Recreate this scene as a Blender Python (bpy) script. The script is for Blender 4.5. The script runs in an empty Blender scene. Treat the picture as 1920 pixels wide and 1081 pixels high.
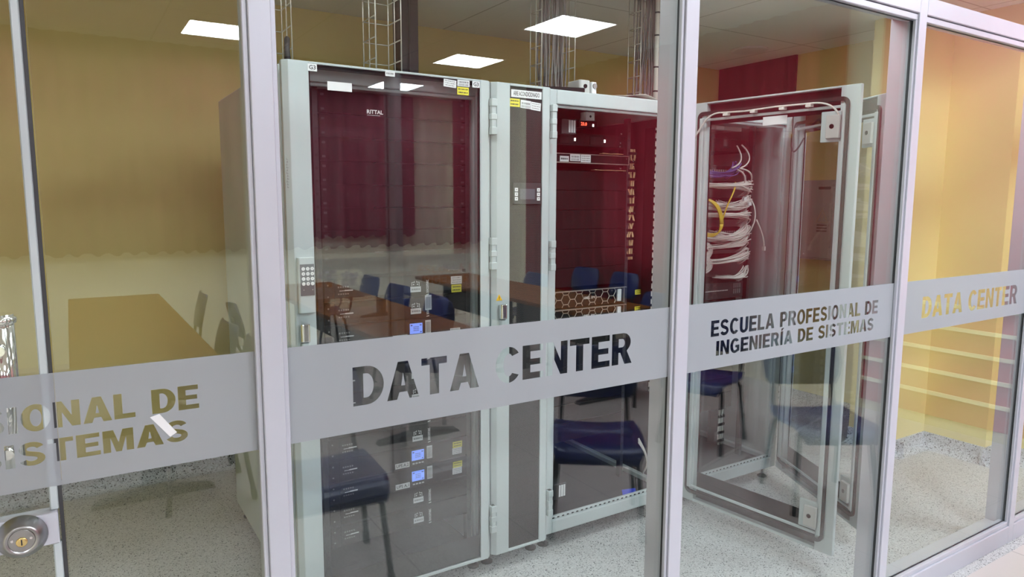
import bpy, bmesh, math, random
from mathutils import Vector, Matrix

random.seed(7)
PI = math.pi
S = bpy.context.scene
COL = S.collection

# ------------------------------------------------------------------ camera, world, exposure
YG = 1.43                                   # plane of the partition glass (camera stands at x = 0, y = 0)
cam = bpy.data.cameras.new('camera')
cam.sensor_width = 36.0
cam.lens = 1315.6 / 1920 * 36.0
cam.clip_start = 0.02
cam.clip_end = 80
camo = bpy.data.objects.new('camera', cam)
COL.objects.link(camo)
_psi, _pit, _rol = 0.5631, 0.1248, -0.0037
rh = Vector((math.cos(_psi), -math.sin(_psi), 0))
f0 = Vector((math.sin(_psi), math.cos(_psi), 0))
zz = Vector((0, 0, 1))
fw = f0 * math.cos(_pit) - zz * math.sin(_pit)
uh = zz * math.cos(_pit) + f0 * math.sin(_pit)
R_ = math.cos(_rol) * rh - math.sin(_rol) * uh
U_ = math.sin(_rol) * rh + math.cos(_rol) * uh
mw = Matrix((R_, U_, -fw)).transposed().to_4x4()
mw.translation = Vector((0, 0, 1.6003))
camo.matrix_world = mw
S.camera = camo

W = bpy.data.worlds.new('daylight')
S.world = W
W.use_nodes = True
W.node_tree.nodes['Background'].inputs[0].default_value = (0.86, 0.93, 1.0, 1)
W.node_tree.nodes['Background'].inputs[1].default_value = 3.2
S.view_settings.view_transform = 'Standard'
S.view_settings.look = 'None'
S.view_settings.gamma = 1.0
S.view_settings.exposure = 0.18
S.view_settings.use_curve_mapping = False
try:
    S.cycles.transparent_max_bounces = 32
    S.cycles.max_bounces = 10
    S.cycles.glossy_bounces = 6
    S.cycles.transmission_bounces = 8
    S.cycles.caustics_reflective = False
    S.cycles.caustics_refractive = False
    S.cycles.sample_clamp_indirect = 6.0
except Exception:
    pass
OFFICE_LIGHT = 50.0                         # radiance of the office ceiling panels
DC_LIGHT = 10.5                             # radiance of the server room ceiling panels


# ------------------------------------------------------------------ materials
def _nt(name):
    m = bpy.data.materials.new(name)
    m.use_nodes = True
    nt = m.node_tree
    return m, nt, nt.nodes['Principled BSDF'], nt.nodes['Material Output']


def pm(name, col, rough=0.5, metal=0.0, var=0.06, scale=6.0, bump=0.0, bscale=60.0, spec=0.5, coat=0.0):
    """procedural surface: a base colour broken by a soft noise, optional fine bump"""
    m, nt, b, out = _nt(name)
    tc = nt.nodes.new('ShaderNodeTexCoord')
    n = nt.nodes.new('ShaderNodeTexNoise')
    n.inputs['Scale'].default_value = scale
    n.inputs['Detail'].default_value = 3
    nt.links.new(tc.outputs['Object'], n.inputs['Vector'])
    r = nt.nodes.new('ShaderNodeValToRGB')
    lo = [max(0, c * (1 - var)) for c in col]
    hi = [min(1, c * (1 + var)) for c in col]
    r.color_ramp.elements[0].position = 0.3
    r.color_ramp.elements[1].position = 0.7
    r.color_ramp.elements[0].color = (*lo, 1)
    r.color_ramp.elements[1].color = (*hi, 1)
    nt.links.new(n.outputs['Fac'], r.inputs['Fac'])
    nt.links.new(r.outputs['Color'], b.inputs['Base Color'])
    b.inputs['Roughness'].default_value = rough
    b.inputs['Metallic'].default_value = metal
    b.inputs['Specular IOR Level'].default_value = spec
    b.inputs['Coat Weight'].default_value = coat
    if bump:
        n2 = nt.nodes.new('ShaderNodeTexNoise')
        n2.inputs['Scale'].default_value = bscale
        nt.links.new(tc.outputs['Object'], n2.inputs['Vector'])
        bp = nt.nodes.new('ShaderNodeBump')
        bp.inputs['Strength'].default_value = bump
        bp.inputs['Distance'].default_value = 0.002
        nt.links.new(n2.outputs['Fac'], bp.inputs['Height'])
        nt.links.new(bp.outputs['Normal'], b.inputs['Normal'])
    return m


def emis(name, col, strength):
    m, nt, b, out = _nt(name)
    b.inputs['Base Color'].default_value = (*[min(1, c) for c in col], 1)
    b.inputs['Emission Color'].default_value = (*col, 1)
    b.inputs['Emission Strength'].default_value = strength
    n = nt.nodes.new('ShaderNodeTexNoise')
    n.inputs['Scale'].default_value = 2
    mr = nt.nodes.new('ShaderNodeMapRange')
    mr.inputs['To Min'].default_value = strength * 0.97
    mr.inputs['To Max'].default_value = strength * 1.03
    nt.links.new(n.outputs['Fac'], mr.inputs['Value'])
    nt.links.new(mr.outputs['Result'], b.inputs['Emission Strength'])
    return m


def glass(name, f0=0.05, tint=(0.95, 0.97, 0.96), rough=0.0):
    """clear sheet glass: see-through, mirror-like by the Schlick law"""
    m, nt, b, out = _nt(name)
    nt.nodes.remove(b)
    lw = nt.nodes.new('ShaderNodeLayerWeight')
    lw.inputs['Blend'].default_value = 0.5
    pw = nt.nodes.new('ShaderNodeMath'); pw.operation = 'POWER'; pw.inputs[1].default_value = 5
    nt.links.new(lw.outputs['Facing'], pw.inputs[0])
    ma = nt.nodes.new('ShaderNodeMath'); ma.operation = 'MULTIPLY_ADD'
    ma.inputs[1].default_value = 1 - f0
    ma.inputs[2].default_value = f0
    nt.links.new(pw.outputs[0], ma.inputs[0])
    tr = nt.nodes.new('ShaderNodeBsdfTransparent'); tr.inputs[0].default_value = (*tint, 1)
    gl = nt.nodes.new('ShaderNodeBsdfGlossy'); gl.inputs['Roughness'].default_value = rough
    gl.inputs[0].default_value = (1, 1, 1, 1)
    mx = nt.nodes.new('ShaderNodeMixShader')
    nt.links.new(ma.outputs[0], mx.inputs[0])
    nt.links.new(tr.outputs[0], mx.inputs[1])
    nt.links.new(gl.outputs[0], mx.inputs[2])
    nt.links.new(mx.outputs[0], out.inputs['Surface'])
    return m


def terrazzo(name, base, dark, dens=0.5, scale=150.0):
    m, nt, b, out = _nt(name)
    tc = nt.nodes.new('ShaderNodeTexCoord')
    v = nt.nodes.new('ShaderNodeTexVoronoi'); v.inputs['Scale'].default_value = scale
    nt.links.new(tc.outputs['Object'], v.inputs['Vector'])
    sep = nt.nodes.new('ShaderNodeSeparateColor')
    nt.links.new(v.outputs['Color'], sep.inputs[0])
    # grain colour from the cell's random value
    r = nt.nodes.new('ShaderNodeValToRGB')
    r.color_ramp.interpolation = 'CONSTANT'
    e = r.color_ramp.elements
    e[0].position = 0.0; e[0].color = (*dark, 1)
    e[1].position = 0.07 * dens; e[1].color = (*[c * 0.62 for c in base], 1)
    for pos, k in ((0.2 * dens, 0.86), (0.45, 1.0), (0.75, 1.1), (0.92, 0.93)):
        x = e.new(pos); x.color = (*[min(1, c * k) for c in base], 1)
    nt.links.new(sep.outputs[0], r.inputs['Fac'])
    n = nt.nodes.new('ShaderNodeTexNoise'); n.inputs['Scale'].default_value = 1.2; n.inputs['Detail'].default_value = 4
    nt.links.new(tc.outputs['Object'], n.inputs['Vector'])
    mr = nt.nodes.new('ShaderNodeMapRange'); mr.inputs['To Min'].default_value = 0.88; mr.inputs['To Max'].default_value = 1.1
    nt.links.new(n.outputs['Fac'], mr.inputs['Value'])
    mx = nt.nodes.new('ShaderNodeVectorMath'); mx.operation = 'SCALE'
    nt.links.new(r.outputs['Color'], mx.inputs[0])
    nt.links.new(mr.outputs['Result'], mx.inputs['Scale'])
    nt.links.new(mx.outputs[0], b.inputs['Base Color'])
    b.inputs['Roughness'].default_value = 0.5
    return m


def tiles(name, base, line, sx, sy, lw, rough=0.6, ox=0.0, oy=0.0):
    """flat panels with thin joints, laid in metres"""
    m, nt, b, out = _nt(name)
    tc = nt.nodes.new('ShaderNodeTexCoord')
    mp = nt.nodes.new('ShaderNodeMapping'); mp.inputs['Location'].default_value = (ox, oy, 0)
    nt.links.new(tc.outputs['Object'], mp.inputs['Vector'])
    br = nt.nodes.new('ShaderNodeTexBrick')
    br.offset = 0.0
    br.inputs['Scale'].default_value = 1.0
    br.inputs['Brick Width'].default_value = sx
    br.inputs['Row Height'].default_value = sy
    br.inputs['Mortar Size'].default_value = lw
    br.inputs['Mortar Smooth'].default_value = 0.1
    br.inputs['Color1'].default_value = (*base, 1)
    br.inputs['Color2'].default_value = (*[c * 0.97 for c in base], 1)
    br.inputs['Mortar'].default_value = (*line, 1)
    nt.links.new(mp.outputs[0], br.inputs['Vector'])
    nt.links.new(br.outputs['Color'], b.inputs['Base Color'])
    b.inputs['Roughness'].default_value = rough
    return m


def wood(name, a, c, scale=3.0):
    m, nt, b, out = _nt(name)
    tc = nt.nodes.new('ShaderNodeTexCoord')
    mp = nt.nodes.new('ShaderNodeMapping'); mp.inputs['Scale'].default_value = (14, 1.2, 14)
    nt.links.new(tc.outputs['Object'], mp.inputs['Vector'])
    n = nt.nodes.new('ShaderNodeTexNoise'); n.inputs['Scale'].default_value = scale; n.inputs['Detail'].default_value = 6
    nt.links.new(mp.outputs[0], n.inputs['Vector'])
    r = nt.nodes.new('ShaderNodeValToRGB')
    r.color_ramp.elements[0].position = 0.35; r.color_ramp.elements[0].color = (*a, 1)
    r.color_ramp.elements[1].position = 0.7; r.color_ramp.elements[1].color = (*c, 1)
    nt.links.new(n.outputs['Fac'], r.inputs['Fac'])
    nt.links.new(r.outputs['Color'], b.inputs['Base Color'])
    b.inputs['Roughness'].default_value = 0.55
    b.inputs['Specular IOR Level'].default_value = 0.15
    return m


def cloth(name, col, trans):
    """woven curtain that lets daylight glow through"""
    m, nt, b, out = _nt(name)
    nt.nodes.remove(b)
    tc = nt.nodes.new('ShaderNodeTexCoord')
    mp = nt.nodes.new('ShaderNodeMapping'); mp.inputs['Scale'].default_value = (9, 9, 0.5)
    nt.links.new(tc.outputs['Object'], mp.inputs['Vector'])
    n = nt.nodes.new('ShaderNodeTexNoise'); n.inputs['Scale'].default_value = 2; n.inputs['Detail'].default_value = 4
    nt.links.new(mp.outputs[0], n.inputs['Vector'])
    r = nt.nodes.new('ShaderNodeValToRGB')
    r.color_ramp.elements[0].color = (*[c * 0.75 for c in col], 1)
    r.color_ramp.elements[1].color = (*[min(1, c * 1.25) for c in col], 1)
    nt.links.new(n.outputs['Fac'], r.inputs['Fac'])
    d = nt.nodes.new('ShaderNodeBsdfDiffuse')
    t = nt.nodes.new('ShaderNodeBsdfTranslucent')
    mx = nt.nodes.new('ShaderNodeMixShader'); mx.inputs[0].default_value = trans
    nt.links.new(r.outputs[0], d.inputs[0]); nt.links.new(r.outputs[0], t.inputs[0])
    nt.links.new(d.outputs[0], mx.inputs[1]); nt.links.new(t.outputs[0], mx.inputs[2])
    nt.links.new(mx.outputs[0], out.inputs['Surface'])
    return m


def frosted(name, col):
    """etched-look vinyl: scatters light from both sides, almost opaque"""
    m, nt, b, out = _nt(name)
    nt.nodes.remove(b)
    d = nt.nodes.new('ShaderNodeBsdfDiffuse')
    t = nt.nodes.new('ShaderNodeBsdfTranslucent')
    tr = nt.nodes.new('ShaderNodeBsdfTransparent')
    n = nt.nodes.new('ShaderNodeTexNoise'); n.inputs['Scale'].default_value = 3
    r = nt.nodes.new('ShaderNodeValToRGB')
    r.color_ramp.elements[0].color = (*[c * 0.97 for c in col], 1)
    r.color_ramp.elements[1].color = (*[c * 1.03 for c in col], 1)
    nt.links.new(n.outputs['Fac'], r.inputs['Fac'])
    nt.links.new(r.outputs[0], d.inputs[0]); nt.links.new(r.outputs[0], t.inputs[0])
    m1 = nt.nodes.new('ShaderNodeMixShader'); m1.inputs[0].default_value = 0.45
    m2 = nt.nodes.new('ShaderNodeMixShader'); m2.inputs[0].default_value = 0.22
    nt.links.new(d.outputs[0], m1.inputs[1]); nt.links.new(t.outputs[0], m1.inputs[2])
    nt.links.new(m1.outputs[0], m2.inputs[1]); nt.links.new(tr.outputs[0], m2.inputs[2])
    nt.links.new(m2.outputs[0], out.inputs['Surface'])
    return m


def perforated(name, metal, hole, pitch):
    """sheet metal punched with staggered round holes"""
    m, nt, b, out = _nt(name)
    tc = nt.nodes.new('ShaderNodeTexCoord')
    sx = nt.nodes.new('ShaderNodeSeparateXYZ')
    nt.links.new(tc.outputs['Object'], sx.inputs[0])

    def math_(op, a, c=None):
        n = nt.nodes.new('ShaderNodeMath'); n.operation = op
        if isinstance(a, (int, float)): n.inputs[0].default_value = a
        else: nt.links.new(a, n.inputs[0])
        if c is not None:
            if isinstance(c, (int, float)): n.inputs[1].default_value = c
            else: nt.links.new(c, n.inputs[1])
        return n.outputs[0]
    u = math_('DIVIDE', sx.outputs[0], pitch)
    v = math_('DIVIDE', sx.outputs[2], pitch * 0.87)
    row = math_('FLOOR', v)
    odd = math_('MULTIPLY', math_('MODULO', row, 2), 0.5)
    fu = math_('SUBTRACT', math_('FRACT', math_('ADD', u, odd)), 0.5)
    fv = math_('MULTIPLY', math_('SUBTRACT', math_('FRACT', v), 0.5), 0.87)
    d2 = math_('ADD', math_('MULTIPLY', fu, fu), math_('MULTIPLY', fv, fv))
    inside = math_('LESS_THAN', d2, 0.36 ** 2)
    mc = nt.nodes.new('ShaderNodeMix'); mc.data_type = 'RGBA'
    mc.inputs['A'].default_value = (*metal, 1)
    mc.inputs['B'].default_value = (*hole, 1)
    nt.links.new(inside, mc.inputs['Factor'])
    nt.links.new(mc.outputs['Result'], b.inputs['Base Color'])
    b.inputs['Specular IOR Level'].default_value = 0.2
    b.inputs['Roughness'].default_value = 0.5
    return m


M = {}
M['glass'] = glass('partition_glass', 0.06, (0.955, 0.975, 0.965))
M['rack_glass'] = glass('rack_door_glass', 0.062, (0.90, 0.91, 0.915))
M['clear'] = glass('window_glass', 0.045, (0.97, 0.98, 0.98))
M['glass_edge'] = pm('glass_edge', (0.62, 0.72, 0.74), 0.15, 0, 0.1, 8)
M['edgeprof'] = pm('pale_edge_profile', (0.50, 0.56, 0.58), 0.25, 0, 0.05, 5)
M['alu'] = pm('anodised_aluminium', (0.53, 0.545, 0.605), 0.4, 0.2, 0.03, 3)
M['seal'] = pm('black_glazing_seal', (0.03, 0.03, 0.035), 0.6)
M['vinyl'] = frosted('frosted_vinyl', (0.57, 0.595, 0.63))
M['rack'] = pm('light_grey_powder_coat', (0.50, 0.56, 0.565), 0.42, 0, 0.03, 3, 0.05, 400)
M['rack_in'] = pm('galvanised_rack_steel', (0.50, 0.53, 0.53), 0.4, 0.3, 0.06, 6)
M['black'] = pm('black_steel', (0.008, 0.008, 0.009), 0.5, 0, 0.15, 10, spec=0.2)
M['blackp'] = pm('black_plastic', (0.007, 0.007, 0.008), 0.6, 0, 0.15, 10, spec=0.12)
M['dark'] = pm('dark_grey_metal', (0.045, 0.047, 0.052), 0.45, 0.2, 0.1, 8)
M['char'] = pm('charcoal_lacquer', (0.03, 0.03, 0.036), 0.5, 0, 0.1, 4)
M['rubber'] = pm('black_rubber', (0.015, 0.015, 0.015), 0.75)
M['chrome'] = pm('chrome', (0.82, 0.82, 0.82), 0.08, 1.0, 0.02, 4)
M['steel'] = pm('brushed_steel', (0.36, 0.36, 0.355), 0.3, 1.0, 0.08, 30)
M['zinc'] = pm('zinc_wire', (0.62, 0.60, 0.54), 0.35, 0.7, 0.08, 20)
M['brass'] = pm('brass', (0.75, 0.58, 0.25), 0.25, 1.0, 0.05, 10)
M['white'] = pm('white_label_paper', (0.80, 0.81, 0.82), 0.6, 0, 0.02, 20)
M['yellow'] = pm('yellow_label_paper', (0.80, 0.72, 0.05), 0.6, 0, 0.03, 20)
M['amber'] = pm('amber_warning_sticker', (0.95, 0.55, 0.02), 0.5, 0, 0.03, 20)
M['ink'] = pm('black_ink', (0.03, 0.03, 0.03), 0.7)
M['greyink'] = pm('grey_ink', (0.25, 0.25, 0.25), 0.7)
M['whiteink'] = pm('white_print', (0.75, 0.75, 0.75), 0.6)
M['dimink'] = pm('dim_grey_print', (0.22, 0.22, 0.22), 0.6)
M['keypad_grey'] = pm('keypad_grey', (0.10, 0.11, 0.13), 0.5)
M['wall'] = pm('cream_wall_paint', (0.80, 0.67, 0.28), 0.75, 0, 0.03, 1.5, 0.08, 90)
M['owall'] = pm('office_cream_paint', (0.90, 0.86, 0.68), 0.75, 0, 0.03, 1.5)
M['dceil'] = tiles('server_room_ceiling_board', (0.86, 0.85, 0.83), (0.55, 0.53, 0.50), 1.2, 1.2, 0.006, 0.8, 0.2, 0.25)
M['oceil'] = tiles('office_ceiling_board', (0.62, 0.59, 0.52), (0.35, 0.33, 0.29), 1.2, 1.2, 0.008, 0.8, 0.4, 0.1)
M['terrazzo'] = terrazzo('white_terrazzo', (0.55, 0.555, 0.55), (0.06, 0.06, 0.065), 0.75, 230)
M['cove'] = terrazzo('white_terrazzo_cove', (0.55, 0.58, 0.62), (0.05, 0.05, 0.055), 1.3, 170)
M['ofloor'] = tiles('office_floor_tile', (0.60, 0.55, 0.52), (0.42, 0.38, 0.36), 0.6, 0.6, 0.004, 0.35)
M['maroon'] = cloth('maroon_curtain_cloth', (0.20, 0.035, 0.055), 0.35)
M['wine'] = cloth('wine_curtain_cloth', (0.40, 0.03, 0.05), 0.62)
M['maroonp'] = pm('maroon_door_paint', (0.50, 0.08, 0.10), 0.5, 0, 0.06, 3)
M['creamp'] = pm('cream_slat_paint', (0.85, 0.80, 0.58), 0.5, 0, 0.03, 5)
M['navy'] = pm('navy_moulded_plastic', (0.022, 0.035, 0.16), 0.3, 0, 0.08, 5, 0.04, 200)
M['wood'] = wood('honey_wood_laminate', (0.17, 0.052, 0.006), (0.27, 0.090, 0.012))
M['bezel'] = pm('bezel_grey_metal', (0.42, 0.38, 0.34), 0.35, 0.5, 0.05, 20)
M['perf'] = perforated('perforated_black_sheet', (0.046, 0.046, 0.047), (0.006, 0.006, 0.007), 0.0062)
M['perfup'] = perforated('perforated_unit_front', (0.010, 0.010, 0.011), (0.002, 0.002, 0.002), 0.005)
M['cable_w'] = pm('white_patch_cable', (0.72, 0.69, 0.64), 0.5, 0, 0.06, 5)
M['cable_y'] = pm('yellow_patch_cable', (0.80, 0.58, 0.05), 0.5)
M['cable_b'] = pm('violet_blue_patch_cable', (0.12, 0.11, 0.38), 0.5)
M['cable_l'] = pm('light_blue_patch_cable', (0.10, 0.35, 0.75), 0.5)
M['cable_g'] = pm('grey_network_cable', (0.22, 0.20, 0.19), 0.6, 0, 0.12, 9)
M['cable_k'] = pm('black_power_cable', (0.02, 0.02, 0.02), 0.6)
M['panelbox'] = pm('grey_electrical_box', (0.42, 0.38, 0.37), 0.5, 0, 0.05, 4)
M['paper'] = pm('cream_paper', (0.72, 0.68, 0.62), 0.7, 0, 0.05, 8)
M['kraft'] = pm('tan_matt', (0.62, 0.44, 0.24), 0.7, 0, 0.06, 8)
M['camgrey'] = pm('pale_grey_plastic', (0.52, 0.52, 0.50), 0.45)
M['lcd'] = emis('blue_lcd', (0.20, 0.33, 0.95), 0.85)
M['lcdk'] = pm('lcd_digits', (0.05, 0.08, 0.35), 0.5)
M['red_led'] = emis('red_led', (1.0, 0.10, 0.16), 6.0)
M['red_digits'] = emis('red_digits', (1.0, 0.12, 0.06), 2.5)
M['white_led'] = emis('white_led', (1.0, 0.95, 0.9), 2.5)
M['orange_led'] = emis('orange_led', (1.0, 0.45, 0.12), 5.0)
M['lamp_o'] = emis('office_led_diffuser', (0.88, 0.97, 1.06), OFFICE_LIGHT)
M['lamp_d'] = emis('server_room_led_diffuser', (0.95, 1.0, 1.02), DC_LIGHT)
M['lampframe'] = pm('lamp_frame_white', (0.75, 0.75, 0.75), 0.5)
M['blueadh'] = pm('blue_tape', (0.05, 0.09, 0.70), 0.5)


# ------------------------------------------------------------------ mesh builder
_txt = {}


def text_mesh(s, bold=0.0):
    k = (s, bold)
    if k not in _txt:
        cu = bpy.data.curves.new('t', 'FONT')
        cu.body = s
        cu.size = 1.0
        cu.resolution_u = 2
        cu.offset = bold
        o = bpy.data.objects.new('t', cu)
        me = bpy.data.meshes.new_from_object(o)
        vs = [tuple(v.co) for v in me.vertices]
        fs = [tuple(p.vertices) for p in me.polygons]
        bpy.data.objects.remove(o)
        bpy.data.curves.remove(cu)
        bpy.data.meshes.remove(me)
        _txt[k] = (vs, fs)
    return _txt[k]


class MB:
    def __init__(s):
        s.v = []; s.f = []; s.m = []; s.sm = []

    def add(s, vs, fs, mi=0, smooth=False):
        o = len(s.v)
        s.v += [tuple(v) for v in vs]
        for f in fs:
            s.f.append([i + o for i in f]); s.m.append(mi); s.sm.append(smooth)
        return s

    def box(s, x0, x1, y0, y1, z0, z1, mi=0):
        vs = [(x, y, z) for z in (z0, z1) for y in (y0, y1) for x in (x0, x1)]
        return s.add(vs, [(0, 2, 3, 1), (4, 5, 7, 6), (0, 1, 5, 4), (2, 6, 7, 3), (0, 4, 6, 2), (1, 3, 7, 5)], mi)

    def rbox(s, x0, x1, y0, y1, z0, z1, c, mi=0):
        """box whose vertical edges are chamfered"""
        p = [(x0 + c, y0), (x1 - c, y0), (x1, y0 + c), (x1, y1 - c), (x1 - c, y1), (x0 + c, y1), (x0, y1 - c), (x0, y0 + c)]
        return s.prism(p, 'z', z0, z1, mi)

    def prism(s, poly, axis, a, b, mi=0, smooth=False):
        """poly in the two other axes (x,y for z; x,z for y; y,z for x)"""
        def P(p, t):
            return (p[0], p[1], t) if axis == 'z' else ((p[0], t, p[1]) if axis == 'y' else (t, p[0], p[1]))
        n = len(poly)
        vs = [P(p, a) for p in poly] + [P(p, b) for p in poly]
        fs = [tuple(reversed(range(n))), tuple(range(n, 2 * n))]
        s.add(vs, fs, mi)
        o = len(s.v) - 2 * n
        for i in range(n):
            j = (i + 1) % n
            s.f.append([o + i, o + j, o + n + j, o + n + i]); s.m.append(mi); s.sm.append(smooth)
        return s

    def tube(s, pts, r, n=8, mi=0, cap=True, radii=None):
        pts = [Vector(p) for p in pts]
        k = len(pts)
        t0 = (pts[1] - pts[0]).normalized()
        a = Vector((0, 0, 1)) if abs(t0.z) < 0.9 else Vector((1, 0, 0))
        nrm = t0.cross(a).normalized()
        rings = []
        for i in range(k):
            if i == 0: t = t0
            elif i == k - 1: t = (pts[i] - pts[i - 1]).normalized()
            else: t = ((pts[i + 1] - pts[i]).normalized() + (pts[i] - pts[i - 1]).normalized()).normalized()
            nrm = (nrm - t * nrm.dot(t))
            nrm = nrm.normalized() if nrm.length > 1e-6 else t.orthogonal().normalized()
            bn = t.cross(nrm)
            rr = radii[i] if radii else r
            rings.append([pts[i] + (nrm * math.cos(2 * PI * j / n) + bn * math.sin(2 * PI * j / n)) * rr for j in range(n)])
        vs = [p for ring in rings for p in ring]
        fs = []
        for i in range(k - 1):
            for j in range(n):
                q = (j + 1) % n
                fs.append((i * n + j, i * n + q, (i + 1) * n + q, (i + 1) * n + j))
        s.add(vs, fs, mi, n > 4)
        if cap:
            o = len(s.v) - len(vs)
            s.f.append([o + j for j in reversed(range(n))]); s.m.append(mi); s.sm.append(False)
            s.f.append([o + (k - 1) * n + j for j in range(n)]); s.m.append(mi); s.sm.append(False)
        return s

    def lathe(s, prof, base, ax=(0, 0, 1), n=24, mi=0):
        """prof: (distance along axis, radius)"""
        ax = Vector(ax).normalized()
        pts = [Vector(base) + ax * d for d, _ in prof]
        # straight sweep with fixed frame
        a = Vector((0, 0, 1)) if abs(ax.z) < 0.9 else Vector((1, 0, 0))
        u = ax.cross(a).normalized(); w = ax.cross(u)
        vs = []
        for p, (_, r) in zip(pts, prof):
            vs += [p + (u * math.cos(2 * PI * j / n) + w * math.sin(2 * PI * j / n)) * max(r, 1e-5) for j in range(n)]
        fs = []
        for i in range(len(prof) - 1):
            for j in range(n):
                q = (j + 1) % n
                fs.append((i * n + j, i * n + q, (i + 1) * n + q, (i + 1) * n + j))
        s.add(vs, fs, mi, True)
        o = len(s.v) - len(vs)
        s.f.append([o + j for j in reversed(range(n))]); s.m.append(mi); s.sm.append(False)
        s.f.append([o + (len(prof) - 1) * n + j for j in range(n)]); s.m.append(mi); s.sm.append(False)
        return s

    def text(s, t, org, u, v, h, mi=0, bold=0.0, width=None):
        """flat lettering: org = lower left of the text, h = cap height"""
        vs, fs = text_mesh(t, bold)
        u = Vector(u); v = Vector(v); org = Vector(org)
        x0 = min(p[0] for p in vs); x1 = max(p[0] for p in vs)
        y1 = max(p[1] for p in vs); y0 = min(p[1] for p in vs)
        k = h / max(1e-6, y1 - y0)
        kx = (width / (x1 - x0)) if width else k
        return s.add([org + u * ((p[0] - x0) * kx) + v * ((p[1] - y0) * k) for p in vs], fs, mi)

    def quad(s, org, u, v, mi=0):
        o = Vector(org); u = Vector(u); v = Vector(v)
        return s.add([o, o + u, o + u + v, o + v], [(0, 1, 2, 3)], mi)

    def build(s, name, mats, parent=None, bevel=0.0, seg=2):
        me = bpy.data.meshes.new(name)
        me.from_pydata(s.v, [], s.f)
        if not isinstance(mats, (list, tuple)): mats = [mats]
        for m in mats: me.materials.append(m)
        for p, mi, sm in zip(me.polygons, s.m, s.sm):
            p.material_index = mi; p.use_smooth = sm
        me.update()
        bm = bmesh.new(); bm.from_mesh(me)
        bmesh.ops.recalc_face_normals(bm, faces=bm.faces) if not any(len(e.link_faces) == 1 for e in bm.edges) else None
        if bevel:
            es = [e for e in bm.edges if len(e.link_faces) == 2 and e.calc_face_angle(0) > 0.6]
            bmesh.ops.bevel(bm, geom=es, offset=bevel, segments=seg, affect='EDGES', profile=0.5, clamp_overlap=True)
        bm.to_mesh(me); bm.free()
        o = bpy.data.objects.new(name, me)
        COL.objects.link(o)
        if parent: o.parent = parent
        return o


def tag(o, label=None, cat=None, group=None, kind=None):
    if label: o['label'] = label
    if cat: o['category'] = cat
    if group: o['group'] = group
    if kind: o['kind'] = kind
    return o


def empty(name, loc=(0, 0, 0), rz=0.0):
    o = bpy.data.objects.new(name, None)
    o.empty_display_size = 0.1
    o.location = loc
    o.rotation_euler = (0, 0, rz)
    COL.objects.link(o)
    return o


def kids(o):
    return [c for c in bpy.data.objects if c.parent is o]


def dup(root, loc, rz=0.0, label=None, group=None, s=None):
    r = root.copy(); COL.objects.link(r)
    r.location = loc; r.rotation_euler = (0, 0, rz)
    if s: r.scale = s
    if label: r['label'] = label
    if group: r['group'] = group
    for ch in kids(root):
        c = ch.copy(); COL.objects.link(c); c.parent = r
        for g in kids(ch):
            d = g.copy(); COL.objects.link(d); d.parent = c
    return r


def struct(o, label=None):
    o['kind'] = 'structure'
    if label: o['label'] = label
    return o


def bez(a, b, c, d, n=10):
    a, b, c, d = map(Vector, (a, b, c, d))
    out = []
    for i in range(n + 1):
        t = i / n; q = 1 - t
        out.append(a * q ** 3 + b * 3 * q * q * t + c * 3 * q * t * t + d * t ** 3)
    return out


# ------------------------------------------------------------------ the rooms
DZ, OZ = 2.73, 3.15                          # ceiling heights: server room, office
XL, XR = -3.0, 4.88                          # left end, right wall of the server room
OXR, OYB = 5.2, -5.13                        # right and back wall of the office
struct(MB().box(-1.4, 5.1, 1.36, 4.5, -0.1, 0.0).build('floor', M['terrazzo']), 'speckled white terrazzo floor of the server room')
struct(MB().box(XL - 0.2, OXR + 0.2, OYB - 0.2, 1.36, -0.1, 0.0).build('floor.001', M['ofloor']), 'pale tiled floor in front of the glass partition')
struct(MB().box(-1.4, 5.1, 1.46, 4.5, DZ, DZ + 0.1).build('ceiling', M['dceil']), 'pale panelled ceiling of the server room')
struct(MB().box(XL - 0.2, OXR + 0.2, OYB - 0.2, 1.40, OZ, OZ + 0.1).build('ceiling.001', M['oceil']), 'panelled ceiling of the office, mirrored in the glass')
struct(MB().box(-1.4, 5.1, 4.36, 4.5, 0, DZ).build('wall_back', M['wall']), 'cream painted wall behind the server racks')
struct(MB().box(XR, 5.1, 1.46, 4.36, 0, DZ).build('wall_right', M['wall']), 'cream painted right wall of the server room')
struct(MB().box(-1.4, -1.25, 1.46, 4.36, 0, DZ).build('wall_left', M['wall']))
struct(MB().box(4.37, XR + 0.02, 2.34, 2.66, 0, DZ).box(4.70, XR + 0.02, 1.97, 2.34, 0, DZ).build('trim_1', M['wall']), 'cream pilaster stepping out of the right wall')
struct(MB().box(XL - 0.2, OXR + 0.2, 1.405, 1.46, 2.76, OZ + 0.1).build('wall_front', M['owall']), 'cream bulkhead above the glass partition')
struct(MB().box(XL - 0.2, -1.02, 1.405, 1.46, 0, 2.76).build('wall_front.001', M['owall']))
struct(MB().box(XL - 0.2, XL, OYB, 1.405, 0, OZ).build('wall_office', M['owall']))

# office back wall with its window openings
bw = MB()
bw.box(XL, OXR + 0.2, OYB - 0.15, OYB, 0, 1.12).box(XL, OXR + 0.2, OYB - 0.15, OYB, 2.95, OZ)
bw.box(XL, -2.6, OYB - 0.15, OYB, 1.12, 2.95).box(4.35, OXR + 0.2, OYB - 0.15, OYB, 1.12, 2.95)
struct(bw.build('wall_office.001', M['owall']))
rw = MB()
rw.box(OXR, OXR + 0.15, OYB, 1.405, 0, 0.9).box(OXR, OXR + 0.15, OYB, 1.405, 2.95, OZ)
rw.box(OXR, OXR + 0.15, OYB, -3.4, 0.9, 2.95).box(OXR, OXR + 0.15, -0.75, 1.405, 0.9, 2.95)
struct(rw.build('wall_office.002', M['owall']))


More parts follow.
